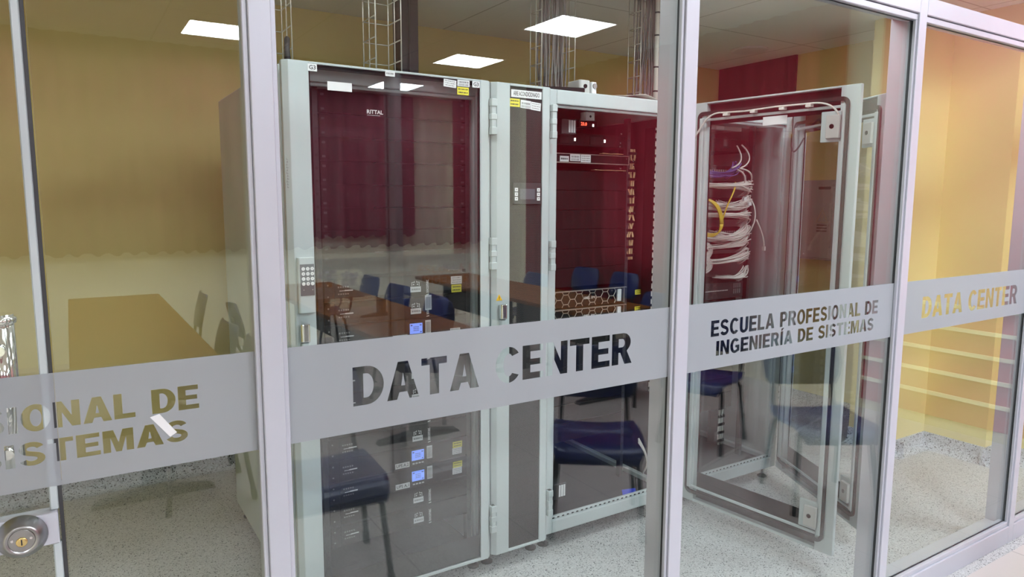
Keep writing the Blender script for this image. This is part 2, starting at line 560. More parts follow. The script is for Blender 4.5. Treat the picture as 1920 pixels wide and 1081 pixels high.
def office_window(name, axis, a0, a1, c, z0, z1, n):
    fr = MB()
    q = (a1 - a0) / n

    def bx(m, p0, p1, zz0, zz1, t=0.02):
        if axis == 'x': m.box(p0, p1, c - t, c + t, zz0, zz1)
        else: m.box(c - t, c + t, p0, p1, zz0, zz1)
    for i in range(n + 1):
        bx(fr, max(a0, a0 + i * q - 0.025), min(a1, a0 + i * q + 0.025), z0, z1)
    for z in (z0, z1 - 0.05):
        bx(fr, a0, a1, z, z + 0.05)
    o = struct(fr.build(name, M['alu']), 'daylit office window behind the maroon curtain')
    pn = MB()
    bx(pn, a0, a1, z0, z1, 0.003)
    pn.build('pane', M['clear'], o)


office_window('window_7', 'x', -2.6, 4.35, OYB - 0.10, 1.12, 2.95, 5)
office_window('window_8', 'y', -3.4, -0.75, OXR + 0.10, 0.9, 2.95, 2)


# terrazzo coving along the foot of the walls
def cove_profile(h=0.10, r=0.055, t=0.012):
    p = [(0, 0)]
    for i in range(7):
        a = i / 6 * PI / 2
        p.append((t + r - r * math.sin(a) if False else r + t - r * math.sin(a), r - r * math.cos(a)))
    p.append((t, h)); p.append((0, h))
    return p


CP = cove_profile()
struct(MB().prism([(4.36 - d, z) for d, z in CP], 'x', -1.25, XR).build('baseboard_back', M['cove']), 'rounded terrazzo skirting along the back wall')
cr = MB()
cr.prism([(XR - d, z) for d, z in CP], 'y', 2.66, 4.36)
cr.prism([(XR - d, z) for d, z in CP], 'y', 1.46, 1.97)
cr.prism([(4.37 - d, z) for d, z in CP], 'y', 2.34 - 0.06, 2.66)
cr.prism([(2.34 - d, z) for d, z in CP], 'x', 4.37 - 0.06, 4.70)
cr.prism([(4.70 - d, z) for d, z in CP], 'y', 1.97 - 0.06, 2.34)
cr.prism([(1.97 - d, z) for d, z in CP], 'x', 4.70 - 0.06, XR)
struct(cr.build('baseboard_right', M['cove']), 'rounded terrazzo skirting around the pilaster')

# flat dark sheet painting the shade of an opening in the right wall
struct(MB().box(XR - 0.02, XR, 3.58, 4.345, 0.1, DZ).build('trim_2', M['char']), 'full-height dark sheet painted as a shaded opening in the right wall')

# office right wall: maroon door with cream slats near the glass
d2 = struct(MB().box(OXR - 0.05, OXR, -0.20, 1.30, 0.08, 3.05).build('door_2', M['maroonp'], bevel=0.004), 'maroon slatted door mirrored in the end pane')
for z in (0.25, 0.41, 0.57, 0.73, 0.89):
    MB().box(OXR - 0.075, OXR - 0.05, -0.20, 1.30, z - 0.012, z + 0.012).build('slat', M['creamp'], d2)
struct(MB().box(OXR - 0.02, OXR, -0.45, 1.40, 0.0, 0.08).build('trim_3', M['creamp']))

# ------------------------------------------------------------------ glass partition
POSTS = [(0.306, 0.348), (1.437, 1.484), (2.578, 2.625), (3.665, 3.712)]
for i, (a, b) in enumerate(POSTS):
    q = MB()
    q.box(a, b, 1.405, 1.452, 0, 2.76)
    q.box(a + 0.004, b - 0.004, 1.452, 1.512, 0, 2.76)
    q.box(a - 0.010, a, 1.412, 1.424, 0.105, 2.235).box(b, b + 0.010, 1.412, 1.424, 0.105, 2.235)
    o = struct(q.build('trim_%d' % (4 + i), M['alu'], bevel=0.0015, seg=1),
               'aluminium partition post, ' + ['first from the glass door', 'second from the glass door', 'third from the glass door', 'fourth from the glass door'][i])
    MB().box(a - 0.004, a, 1.424, 1.436, 0.105, 2.235).box(b, b + 0.004, 1.424, 1.436, 0.105, 2.235).build('seal', M['seal'], o)
edges = [(-0.040, 0.306)] + [(POSTS[i][1], POSTS[i + 1][0]) for i in range(3)] + [(3.712, 4.80)]
rl = MB()
for a, b in edges:
    if a > 0:
        rl.box(a, b, 1.405, 1.512, 0, 0.085)
        rl.box(a, b, 1.412, 1.452, 0.085, 0.105)
    rl.box(a, b, 1.405, 1.512, 2.258, 2.318)
    rl.box(a, b, 1.412, 1.452, 2.235, 2.256)
    rl.box(a, b, 1.405, 1.512, 2.70, 2.76)
rl.box(-1.02, -0.040, 1.405, 1.512, 2.235, 2.318).box(-1.02, -0.040, 1.405, 1.512, 2.70, 2.76)
struct(rl.build('trim_8', M['alu'], bevel=0.002, seg=1), 'aluminium rails along the top and foot of the partition')
struct(MB().box(4.80, XR + 0.3, 1.36, 1.512, 0, 2.76).build('wall_front.002', M['owall']))


# heavy sans letters: each glyph is a list of outlines in a box of height 1
def arc(cx, cy, rx, ry, a0, a1, n=14):
    return [(cx + rx * math.cos(math.radians(a0 + (a1 - a0) * i / n)), cy + ry * math.sin(math.radians(a0 + (a1 - a0) * i / n))) for i in range(n + 1)]


def stroke(pts, t):
    """outline of a thick open line"""
    L, Rr = [], []
    n = len(pts)
    for i, p in enumerate(pts):
        a = pts[max(0, i - 1)]; b = pts[min(n - 1, i + 1)]
        dx, dy = b[0] - a[0], b[1] - a[1]
        l = math.hypot(dx, dy) or 1
        nx, ny = -dy / l * t / 2, dx / l * t / 2
        L.append((p[0] + nx, p[1] + ny)); Rr.append((p[0] - nx, p[1] - ny))
    return L + Rr[::-1]


def glyph(c):
    t, h = 0.24, 0.19
    if c == 'I': return 0.26, [[(0.01, 0), (0.25, 0), (0.25, 1), (0.01, 1)]]
    if c == 'Í': return 0.26, [[(0.01, 0), (0.25, 0), (0.25, 1), (0.01, 1)], [(0.03, 1.06), (0.17, 1.06), (0.32, 1.24), (0.12, 1.24)]]
    if c == 'L': return 0.60, [[(0, 0), (0.60, 0), (0.60, h), (t, h), (t, 1), (0, 1)]]
    if c == 'T': return 0.66, [[(0.21, 0), (0.45, 0), (0.45, 1 - h), (0.66, 1 - h), (0.66, 1), (0, 1), (0, 1 - h), (0.21, 1 - h)]]
    if c == 'E': return 0.64, [[(0, 0), (0.64, 0), (0.64, h), (t, h), (t, 0.41), (0.59, 0.41), (0.59, 0.59), (t, 0.59), (t, 1 - h), (0.63, 1 - h), (0.63, 1), (0, 1)]]
    if c == 'F': return 0.60, [[(0, 0), (t, 0), (t, 0.39), (0.54, 0.39), (0.54, 0.58), (t, 0.58), (t, 1 - h), (0.60, 1 - h), (0.60, 1), (0, 1)]]
    if c == 'D':
        o = [(0, 0), (0.32, 0)] + arc(0.32, 0.5, 0.40, 0.5, -90, 90) + [(0, 1)]
        i = [(t, h), (0.31, h)] + arc(0.31, 0.5, 0.17, 0.5 - h, -90, 90) + [(t, 1 - h)]
        return 0.72, [o, i]
    if c == 'O': return 0.76, [arc(0.38, 0.5, 0.38, 0.52, 0, 348, 29), arc(0.38, 0.5, 0.15, 0.33, 0, 348, 29)]
    if c == 'C': return 0.72, [arc(0.38, 0.5, 0.38, 0.52, 38, 322, 24) + arc(0.38, 0.5, 0.15, 0.33, 312, 48, 24)]
    if c == 'G':
        return 0.76, [arc(0.38, 0.5, 0.38, 0.52, 40, 300, 24) + [(0.74, 0.12), (0.74, 0.54), (0.40, 0.54), (0.40, 0.37), (0.53, 0.37), (0.53, 0.23)] + arc(0.38, 0.5, 0.15, 0.33, 300, 50, 22)]
    if c == 'A': return 0.78, [[(0, 0), (0.24, 0), (0.30, 0.19), (0.49, 0.19), (0.55, 0), (0.79, 0), (0.52, 1), (0.27, 1)], [(0.345, 0.36), (0.445, 0.36), (0.395, 0.70)]]
    if c == 'N': return 0.70, [[(0, 0), (0.22, 0), (0.22, 0.58), (0.47, 0), (0.70, 0), (0.70, 1), (0.48, 1), (0.48, 0.42), (0.23, 1), (0, 1)]]
    if c == 'M': return 0.86, [[(0, 0), (0.21, 0), (0.21, 0.66), (0.35, 0), (0.51, 0), (0.65, 0.66), (0.65, 0), (0.86, 0), (0.86, 1), (0.56, 1), (0.43, 0.42), (0.30, 1), (0, 1)]]
    if c == 'U': return 0.70, [[(0, 1), (0, 0.34)] + arc(0.35, 0.34, 0.35, 0.36, 180, 360, 14) + [(0.70, 1), (0.46, 1), (0.46, 0.34)] + arc(0.35, 0.34, 0.11, 0.17, 360, 180, 10) + [(0.24, 1)]]
    if c == 'P':
        o = [(0, 0), (t, 0), (t, 0.35), (0.38, 0.35)] + arc(0.38, 0.675, 0.29, 0.325, -90, 90, 12) + [(0, 1)]
        i = [(t, 0.53), (0.35, 0.53)] + arc(0.35, 0.675, 0.10, 0.145, -90, 90, 8) + [(t, 0.82)]
        return 0.67, [o, i]
    if c == 'R':
        o = [(0, 0), (t, 0), (t, 0.38), (0.30, 0.38), (0.46, 0), (0.73, 0), (0.54, 0.42)] + arc(0.40, 0.70, 0.28, 0.30, -45, 90, 10) + [(0, 1)]
        i = [(t, 0.55), (0.36, 0.55)] + arc(0.36, 0.685, 0.10, 0.135, -90, 90, 8) + [(t, 0.82)]
        return 0.73, [o, i]
    if c == 'S':
        sp = arc(0.34, 0.715, 0.225, 0.195, 15, 250, 12) + arc(0.34, 0.285, 0.235, 0.195, 70, -165, 12)
        return 0.68, [stroke(sp, 0.20)]
    return 0.34, []


def letters(s, x0, x1, z0, z1):
    gap = 0.075
    w = 0; items = []
    for c in s:
        a, outl = glyph(c)
        items.append((w, outl)); w += a + gap
    w -= gap
    kx = (x1 - x0) / w; kz = (z1 - z0)
    return [[(x0 + (o + p[0]) * kx, z0 + p[1] * kz) for p in q] for o, outl in items for q in outl]


def clip_x(poly, xa, xb):
    for sgn, lim in ((1, xa), (-1, xb)):
        out = []
        n = len(poly)
        for i in range(n):
            p, q = poly[i], poly[(i + 1) % n]
            ip, iq = (p[0] - lim) * sgn >= 0, (q[0] - lim) * sgn >= 0
            if ip: out.append(p)
            if ip != iq:
                t = (lim - p[0]) / (q[0] - p[0])
                out.append((lim, p[1] + (q[1] - p[1]) * t))
        poly = out
        if not poly: break
    return poly


def band(x0, x1, outlines, parent, label):
    cu = bpy.data.curves.new('b', 'CURVE')
    cu.dimensions = '2D'; cu.fill_mode = 'BOTH'; cu.extrude = 0.0002
    e = 0.0006
    loops = [[(x0, 1.10), (x1, 1.10), (x1, 1.302), (x0, 1.302)]]
    for p in outlines:
        q = clip_x(p, x0 + e, x1 - e)
        if len(q) >= 3: loops.append(q)
    for q in loops:
        sp = cu.splines.new('POLY')
        sp.points.add(len(q) - 1)
        for k, (x, z) in enumerate(q): sp.points[k].co = (x, z, 0, 1)
        sp.use_cyclic_u = True
    o = bpy.data.objects.new('b', cu)
    me = bpy.data.meshes.new_from_object(o)
    bpy.data.objects.remove(o); bpy.data.curves.remove(cu)
    for v in me.vertices:
        x, z, y = v.co
        v.co = (x, YG - 0.0052 + y, z)
    me.materials.clear(); me.materials.append(M['vinyl'])
    r = bpy.data.objects.new('frosted_band', me)
    COL.objects.link(r); r.parent = parent
    r['label'] = label
    return r


def pane(name, x0, x1, z0, z1, label):
    m = MB().box(x0, x1, YG - 0.004, YG + 0.004, z0, z1)
    for i in range(6):
        m.m[i] = 0 if i in (2, 3) else 1
    return struct(m.build(name, [M['glass'], M['glass_edge']]), label)


D1 = letters('DATA CENTER', 0.496, 1.290, 1.158, 1.244)
E1 = letters('ESCUELA PROFESIONAL DE', 1.601, 2.474, 1.198, 1.247) + letters('INGENIERÍA DE SISTEMAS', 1.626, 2.453, 1.138, 1.183)
E0 = letters('ESCUELA PROFESIONAL DE', -0.682, 0.191, 1.204, 1.250) + letters('INGENIERÍA DE SISTEMAS', -0.660, 0.169, 1.144, 1.185)
D4 = letters('DATA CENTER', 2.778, 3.572, 1.152, 1.236)
w1 = pane('window_1', -0.036, 0.306, 0.0, 2.235, 'narrow glass pane between the door and the first post')
band(-0.0374, 0.306, E0, w1, 'frosted strip ending in cut-out letters NAL DE and TEMAS')
tw = MB().prism([(0.106, 1.199), (0.122, 1.203), (0.150, 1.163), (0.138, 1.156)], 'y', YG - 0.0062, YG - 0.0056)
tw.build('tape_strip', M['white'], w1)['label'] = 'scrap of white tape on the frosted strip'
w2 = pane('window_2', 0.348, 1.437, 0.105, 2.235, 'glass pane reading DATA CENTER in front of the closed racks')
band(0.348, 1.437, D1, w2, 'frosted strip with cut-out words DATA CENTER')
w3 = pane('window_3', 1.484, 2.578, 0.105, 2.235, 'glass pane reading ESCUELA PROFESIONAL DE INGENIERÍA DE SISTEMAS')
band(1.484, 2.578, E1, w3, 'frosted strip with two lines of cut-out words')
w4 = pane('window_4', 2.625, 3.665, 0.105, 2.235, 'glass pane at the end, in front of the bare cream wall')
band(2.625, 3.665, D4, w4, 'frosted strip with small cut-out DATA CENTER')
w5 = pane('window_5', 3.712, 4.80, 0.105, 2.235, 'glass pane past the fourth post')
band(3.712, 4.80, [], w5, 'plain frosted strip')
for k, (a, b) in enumerate([(-1.02, 0.306)] + [(POSTS[i][1], POSTS[i + 1][0]) for i in range(3)] + [(3.712, 4.80)]):
    m = MB().box(a, b, YG - 0.004, YG + 0.004, 2.318, 2.70)
    struct(m.build('window_%d' % (6 if k == 0 else 8 + k), M['glass']), 'transom glass above the top rail')

# glass door with pull handle and lock, slightly in front of the fixed pane
dm = MB().box(-0.98, -0.046, YG - 0.005, YG + 0.005, 0.012, 2.23)
for i in range(6):
    dm.m[i] = 0 if i in (2, 3) else 1
door = struct(dm.build('door_1', [M['glass'], M['glass_edge']]), 'frameless glass door with chrome pull handle')
band(-0.98, -0.0378, E0, door, 'frosted strip with the start of the cut-out words')
MB().box(-0.0580, -0.0445, YG - 0.0051, YG + 0.0085, 0.012, 0.998).box(-0.0580, -0.0445, YG - 0.0051, YG + 0.0085, 1.057, 2.23).build('edge_profile', M['edgeprof'], door, bevel=0.002, seg=1)
MB().box(-0.0443, -0.0385, YG - 0.0045, YG + 0.006, 0.012, 2.23).build('edge_seal', M['dark'], door)
h = MB()
hp = [(-0.1, YG + 0.006, 1.36), (-0.1, YG + 0.05, 1.36)]
h.tube([(-0.112, YG + 0.055, 1.402), (-0.112, YG + 0.055, 1.125)], 0.0225, 24)
h.lathe([(0, 0.0225), (0.002, 0.0262), (0.007, 0.0268), (0.012, 0.0255), (0.014, 0.018)], (-0.112, YG + 0.055, 1.385), (0, 0, 1), 24)
for z in (1.345, 1.165):
    h.tube([(-0.112, YG + 0.005, z), (-0.112, YG + 0.055, z)], 0.009, 12)
h.build('pull_handle', M['chrome'], door)
MB().box(-0.22, -0.047, YG - 0.016, YG + 0.016, 0.999, 1.056).build('lock_plate', M['alu'], door, bevel=0.0015, seg=1)
lk = MB()
LC = (-0.100, YG - 0.016, 1.026)
lk.lathe([(0, 0.037), (0.003, 0.0375), (0.020, 0.0262), (0.0225, 0.0245), (0.0225, 0.021), (0.0205, 0.0195)], LC, (0, -1, 0), 40)
lo = lk.build('lock', M['steel'], door)
MB().lathe([(0.0002, 0.0212), (0.0004, 0.0190)], (LC[0], LC[1] - 0.0203, LC[2]), (0, -1, 0), 32).build('ring', M['dark'], lo)
MB().lathe([(0, 0.0195), (0.0008, 0.0188)], (LC[0], LC[1] - 0.0205, LC[2]), (0, -1, 0), 32).build('face', M['steel'], lo)
MB().lathe([(0, 0.0085), (0.003, 0.0080), (0.0032, 0.006)], (LC[0], LC[1] - 0.0205, LC[2] - 0.002), (0, -1, 0), 24).box(LC[0] - 0.001, LC[0] + 0.001, LC[1] - 0.0240, LC[1] - 0.0236, LC[2] - 0.007, LC[2] + 0.003, 1).build('keyhole', [M['brass'], M['ink']], lo)
for sx in (-0.0135, 0.0135):
    MB().lathe([(0, 0.0028), (0.0012, 0.0022)], (LC[0] + sx, LC[1] - 0.0205, LC[2] + 0.002), (0, -1, 0), 10).build('screw', M['chrome'], lo)


# ------------------------------------------------------------------ racks
RB, RT = 0.075, 2.07
FX = (1, 0, 0); FZ = (0, 0, 1)


def sticker(name, parent, x0, x1, z0, z1, y, bg, lines=(), ink=None, bars=False, qr=False, tilt=0.0, label=None, th=0.0012, border=None):
    """a flat sticker facing the partition, in the parent's own coordinates"""
    m = MB()
    w, h_ = x1 - x0, z1 - z0
    u = Vector((math.cos(tilt), 0, math.sin(tilt))); v = Vector((-math.sin(tilt), 0, math.cos(tilt)))
    o = Vector((x0, y, z0))
    n = Vector((0, -th, 0))
    c = [o, o + u * w, o + u * w + v * h_, o + v * h_]
    m.add(c + [p + n for p in c], [(0, 3, 2, 1), (4, 5, 6, 7), (0, 1, 5, 4), (1, 2, 6, 5), (2, 3, 7, 6), (3, 0, 4, 7)], 0)
    o2 = o + n * 1.25
    k = len(lines)
    zt = 0.30 if bars else 0.10
    avail = (0.94 - zt) * h_
    for i, t in enumerate(lines):
        ch = avail / k * 0.72
        zz_ = zt * h_ + avail * (k - 1 - i) / k + avail / k * 0.14
        if t == '~':                         # print too small to read: broken grey strokes
            rnd = random.Random(int(x0 * 7e3 + z0 * 5e3) + i)
            p = 0.10
            while p < (0.60 if qr else 0.86):
                b = rnd.uniform(0.03, 0.13)
                m.quad(o2 + u * (p * w) + v * (zz_ + ch * 0.2), u * (min(b, 0.9 - p) * w), v * (ch * 0.55), 1)
                p += b + 0.035
            continue
        vs, fs = text_mesh(t)
        tw = (max(p[0] for p in vs) - min(p[0] for p in vs)) / max(1e-6, max(p[1] for p in vs) - min(p[1] for p in vs)) * ch
        mw_ = w * (0.62 if qr else 0.86)
        tw = min(tw, mw_)
        x_ = w * 0.07 if qr else (w - tw) / 2
        m.text(t, o2 + u * x_ + v * zz_, u, v, ch, 1, 0.015, width=tw)
    if bars:
        rnd = random.Random(int(x0 * 1e4 + z0 * 1e3))
        p = 0.08
        while p < 0.9:
            b = rnd.choice((0.012, 0.02, 0.032))
            m.quad(o2 + u * (p * w) + v * (0.08 * h_), u * (b * w), v * (0.30 * h_ if lines else 0.8 * h_), 1)
            p += b + rnd.choice((0.012, 0.02, 0.03))
    return tag(m.build(name, [bg, ink or M['ink']], parent), label)


def rack_shell(name, x0, x1, y0, label, cat='server rack', depth=1.15, front=True, left_panel=False):
    """frame of a cabinet: four posts, rails, roof, base, back"""
    r = empty(name, (x0, y0, 0))
    tag(r, label, cat)
    w = x1 - x0
    p = 0.045
    g = MB()
    for xx in (0, w - p):
        for yy in (0, depth - p):
            g.box(xx, xx + p, yy, yy + p, RB, RT)
    for zz_ in ((RB, RB + 0.06), (RT - 0.06, RT)):
        for yy in (0, depth - p):
            g.box(p, w - p, yy, yy + p, *zz_)
        for xx in (0, w - p):
            g.box(xx, xx + p, p, depth - p, *zz_)
    # inner lips of the profile
    g.box(p, w - p, 0.012, 0.03, RB + 0.06, RB + 0.073).box(p, p + 0.012, 0.012, 0.03, RB + 0.06, RT - 0.06).box(w - p - 0.012, w - p, 0.012, 0.03, RB + 0.06, RT - 0.06)
    g.box(p, w - p, 0.012, 0.03, RT - 0.073, RT - 0.06)
    g.build('frame', M['rack'], r, bevel=0.004, seg=2)
    hl = MB()                                # row of punched slots along the bottom rail
    n = 26
    for i in range(n):
        xx = 0.06 + (w - 0.12) * i / (n - 1)
        hl.box(xx - 0.006, xx + 0.006, 0.0112, 0.012, RB + 0.0635, RB + 0.0695)
    hl.build('slot', M['black'], r)['kind'] = 'stuff'
    MB().box(0.02, w - 0.02, 0.02, depth - 0.02, RT, RT + 0.004).build('roof', M['rack'], r)
    MB().box(0.02, w - 0.02, depth - 0.012, depth - 0.004, RB + 0.05, RT - 0.05).build('back_panel', M['black'], r)
    MB().box(0.03, w - 0.03, 0.05, depth - 0.03, RB + 0.03, RB + 0.036).build('base_plate', M['dark'], r)
    for xx in (0.035, w - 0.035):
        for yy in (0.06, depth - 0.06):
            f = MB()
            f.tube([(xx, yy, 0.012), (xx, yy, RB + 0.005)], 0.006, 10)
            q = f.build('foot', M['steel'], r)
            MB().lathe([(0, 0.026), (0.006, 0.026), (0.012, 0.016), (0.016, 0.010)], (xx, yy, 0), (0, 0, 1), 20).build('foot_pad', M['rubber'], q)
    return r


def mounting_rails(r, xs, y, depth=0.6):
    for xx in xs:
        m = MB().box(xx - 0.010, xx + 0.010, y, y + 0.03, RB + 0.06, RT - 0.06)
        for k in range(40):
            z = RB + 0.1 + k * 0.0465
            m.box(xx - 0.005, xx + 0.005, y - 0.0006, y, z, z + 0.009, 1)
        m.build('mounting_rail', [M['dark'], M['ink']], r)


def hinge(parent, x, y, z0, z1):
    m = MB()
    m.box(x - 0.010, x + 0.010, y - 0.020, y, z0, z1)
    m.box(x - 0.013, x + 0.013, y - 0.024, y, z0, z0 + 0.03).box(x - 0.013, x + 0.013, y - 0.024, y, z1 - 0.03, z1)
    m.box(x - 0.013, x + 0.013, y - 0.022, y, (z0 + z1) / 2 - 0.012, (z0 + z1) / 2 + 0.012)
    return m.build('hinge', M['rack'], parent, bevel=0.002, seg=1)


def rack_door(parent, x, y, w, rot, gl0, gl1, label=None, open_=False):
    """glazed door hung on its right edge; own origin on the hinge line, leaf runs to -x, outer face at y = -0.04"""
    d = empty('door', (x, y, 0), rot)
    d.parent = parent
    if label: d['label'] = label
    fr = MB()
    e = 0.018
    za, zb = RB + 0.002, RT - 0.002
    gz0, gz1 = RB + 0.016, RT - 0.010
    def member(xa, xb, cut_a, cut_b):
        poly = [(xa, 0.0), (xa, -0.04 + (e if cut_a else 0)), (xa + (e if cut_a else 0), -0.04), (xb - (e if cut_b else 0), -0.04), (xb, -0.04 + (e if cut_b else 0)), (xb, 0.0)]
        fr.prism(poly, 'z', za, zb)
    member(-w, gl0, True, False)
    member(gl1, 0, False, True)
    fr.box(gl0, gl1, -0.04, 0.0, za, gz0).box(gl0, gl1, -0.04, 0.0, gz1, zb)
    fr.build('door_frame', M['rack'], d, bevel=0.0015, seg=1)
    g = MB().box(gl0, gl1, -0.036, -0.031, gz0, gz1)
    for i in range(6): g.m[i] = 0 if i in (2, 3) else 1
    g.build('glass_pane', [M['rack_glass'], M['glass_edge']], d)
    # black printed border on the inside of the glass
    b = 0.014
    bd = MB()
    bd.box(gl0, gl1, -0.0305, -0.0295, gz0, gz0 + (0.135 if open_ else 0.10)).box(gl0, gl1, -0.0305, -0.0295, gz1 - (0.095 if open_ else 0.015), gz1)
    bd.box(gl0, gl0 + b * 0.5, -0.0305, -0.0295, gz0, gz1).box(gl1 - b * 0.5, gl1, -0.0305, -0.0295, gz0, gz1)
    bd.build('glass_border', M['black'], d)
    if open_:
        gk = MB()
        q = [(-w + 0.040, za + 0.045), (-0.030, za + 0.045), (-0.030, zb - 0.045), (-w + 0.040, zb - 0.045)]
        c = 0.03
        loop = []
        for i, (px, pz) in enumerate(q):
            a0 = [180, 270, 0, 90][i]
            sx = 1 if i in (0, 3) else -1; sz = 1 if i in (0, 1) else -1
            loop += arc(px + sx * c, pz + sz * c, c, c, a0, a0 + 90, 6)
        inner = []
        k = 0.016
        for i, (px, pz) in enumerate(q):
            a0 = [180, 270, 0, 90][i]
            sx = 1 if i in (0, 3) else -1; sz = 1 if i in (0, 1) else -1
            inner += arc(px + sx * c, pz + sz * c, c - k, c - k, a0, a0 + 90, 6)
        n = len(loop)
        vs = [(p[0], 0.0005, p[1]) for p in loop] + [(p[0], 0.0005, p[1]) for p in inner] + [(p[0], 0.010, p[1]) for p in loop] + [(p[0], 0.010, p[1]) for p in inner]
        fs = []
        for i in range(n):
            j = (i + 1) % n
            fs += [(i, j, n + j, n + i), (2 * n + i, 3 * n + i, 3 * n + j, 2 * n + j), (i, 2 * n + i, 2 * n + j, j), (n + i, n + j, 3 * n + j, 3 * n + i)]
        gk.add(vs, fs)
        gk.build('gasket', M['rubber'], d)
        for xx in (-w + 0.062, -0.055):
            MB().box(xx - 0.010, xx + 0.010, 0.0, 0.016, za + 0.075, zb - 0.075).build('stiffener', M['rack'], d, bevel=0.003, seg=1)
        for zz_ in (za + 0.075, zb - 0.09):
            MB().box(-w + 0.072, -0.065, 0.0, 0.010, zz_, zz_ + 0.012).build('stiffener', M['rack'], d, bevel=0.002, seg=1)
        for zc in (1.905, 0.235):
            m = MB().box(-w + 0.060, -w + 0.150, 0.001, 0.016, zc - 0.062, zc + 0.062)
            lb = m.build('lock_plate', M['rack'], d, bevel=0.002, seg=1)
            MB().box(-w + 0.066, -w + 0.122, 0.016, 0.030, zc - 0.048, zc + 0.045).build('lock_box', M['camgrey'], lb, bevel=0.002, seg=1)
            MB().lathe([(0, 0.0095), (0.002, 0.0095)], (-w + 0.097, 0.030, zc), (0, 1, 0), 16).build('keyway', M['black'], lb)
    return d


# ---- left rack: closed glazed door
X1, X2, X3, X4, X5 = 0.640, 1.458, 1.757, 2.575, 3.392
FY = 2.50
rk1 = rack_shell('server_rack', X1 + 0.012, X2 - 0.004, FY, 'tall pale grey rack with closed dark glass door and keypad lock')
MB().box(-0.012, -0.001, 0.02, 1.13, RB, RT - 0.01).build('side_panel', M['rack'], rk1, bevel=0.003, seg=1)
w_1 = X2 - X1 - 0.004
dr1 = rack_door(rk1, X2 - 0.004 - (X1 + 0.012), 0.0 - 0.003, w_1, 0.0, 0.727 - X2 + 0.004, 1.400 - X2 + 0.004)


def on1(x): return x - (X2 - 0.004)         # world x -> x on the left door


yo = -0.041
for za, zb in ((1.86, 2.00), (1.32, 1.45), (0.19, 0.31)):
    hinge(dr1, 0.004, -0.030, za, zb)
kp = MB()
kx0, kx1 = on1(0.662), on1(0.722)
kp.rbox(kx0, kx1, yo - 0.022, yo, 1.205, 1.402, 0.006)
kpo = kp.build('keypad_lock', M['rack'], dr1, bevel=0.003, seg=2)
kb = MB().box(kx0 + 0.007, kx1 - 0.004, yo - 0.0235, yo - 0.022, 1.268, 1.378)
for r_ in range(4):
    for c_ in range(3):
        cx = kx0 + 0.018 + c_ * 0.0155; cz = 1.362 - r_ * 0.0175
        kb.lathe([(0, 0.0064), (0.0012, 0.0060)], (cx, yo - 0.0235, cz), (0, -1, 0), 14, 1)
        if r_ < 3 or c_ == 1:
            kb.text('123456789*0#'[r_ * 3 + c_], (cx - 0.0014, yo - 0.0251, cz - 0.0025), FX, FZ, 0.005, 2)
for c_ in (0, 2):
    kb.lathe([(0, 0.0012), (0.0008, 0.001)], (kx0 + 0.018 + c_ * 0.0155, yo - 0.0235, 1.288), (0, -1, 0), 8, 1)
kb.build('keypad', [M['keypad_grey'], M['white'], M['ink']], kpo)
MB().rbox(on1(0.667), on1(0.697), yo - 0.024, yo, 1.03, 1.10, 0.005).build('handle', M['rack'], dr1, bevel=0.004, seg=2)
MB().rbox(on1(0.666), on1(0.698), yo - 0.028, yo, 1.103, 1.168, 0.005).build('handle_button', M['chrome'], dr1, bevel=0.004, seg=2)
sticker('label', dr1, on1(0.724), on1(0.756), 2.036, 2.060, yo + 0.0, M['white'], ['G3'])
sticker('label', dr1, on1(1.364), on1(1.397), 2.036, 2.060, yo, M['white'], ['G3'])
sticker('label', dr1, on1(1.005), on1(1.042), 2.045, 2.064, yo, M['white'], ['~'], M['greyink'])
sticker('label', dr1, on1(1.241), on1(1.295), 2.030, 2.058, yo + 0.004, M['white'], ['~', '~', '~'], M['greyink'], qr=False, tilt=-0.06)
sticker('label', dr1, on1(1.301), on1(1.354), 2.036, 2.062, yo + 0.004, M['white'], ['~'], M['greyink'], bars=True)
sticker('label', dr1, on1(1.300), on1(1.350), 2.004, 2.033, yo + 0.004, M['yellow'], ['~', '~'], label='yellow inventory sticker')
sticker('label', dr1, on1(0.792), on1(0.880), 1.978, 2.008, yo + 0.004, M['white'], [], label='blank white plate')
lg = MB()
lg.text('RITTAL', (on1(0.934), yo + 0.0035, 1.908), FX, FZ, 0.014, 0, 0.02)
lg.quad((on1(0.934), yo + 0.0035, 1.902), (0.05, 0, 0), (0, 0, 0.0012), 0)
lg.build('logo', M['whiteink'], dr1)
vt = MB()
rv_ = random.Random(4)
for k in range(11):
    vt.quad((on1(0.6485) - rv_.uniform(0.006, 0.009), yo - 0.0006, 1.64 + k * 0.0095), (rv_.uniform(0.005, 0.008), 0, 0), (0, 0, 0.0016))
    vt.quad((on1(0.6485) - rv_.uniform(0.004, 0.008), yo - 0.0006, 1.64 + k * 0.0095), (0.0014, 0, 0), (0, 0, 0.006))
vt.build('marking', M['greyink'], dr1)['kind'] = 'stuff'
# cable basket seen inside on the right
cg = MB()
for xx in (1.345, 1.368, 1.392):
    cg.tube([(xx - X1 - 0.012, 0.13, 0.30), (xx - X1 - 0.012, 0.13, 1.83)], 0.0018, 5)
for k in range(34):
    z = 0.31 + k * 0.0455
    cg.tube([(1.345 - X1 - 0.012, 0.13, z), (1.392 - X1 - 0.012, 0.13, z)], 0.0018, 5)
cg.build('wire_cable_guide', M['zinc'], rk1)
MB().box(1.405 - X1 - 0.012, 1.412 - X1 - 0.012, 0.05, 1.0, 0.12, 2.0).build('inner_side', M['rack_in'], rk1)

ORD = ['lowest', 'second lowest', 'third from the bottom', 'fourth from the bottom', 'fifth from the bottom', 'sixth from the bottom',
       'seventh from the bottom', 'eighth from the bottom', 'ninth from the bottom', 'third from the top', 'second from the top', 'topmost']
UY = 2.545
UX0, UX1 = 0.785, 1.380
P = 0.0875


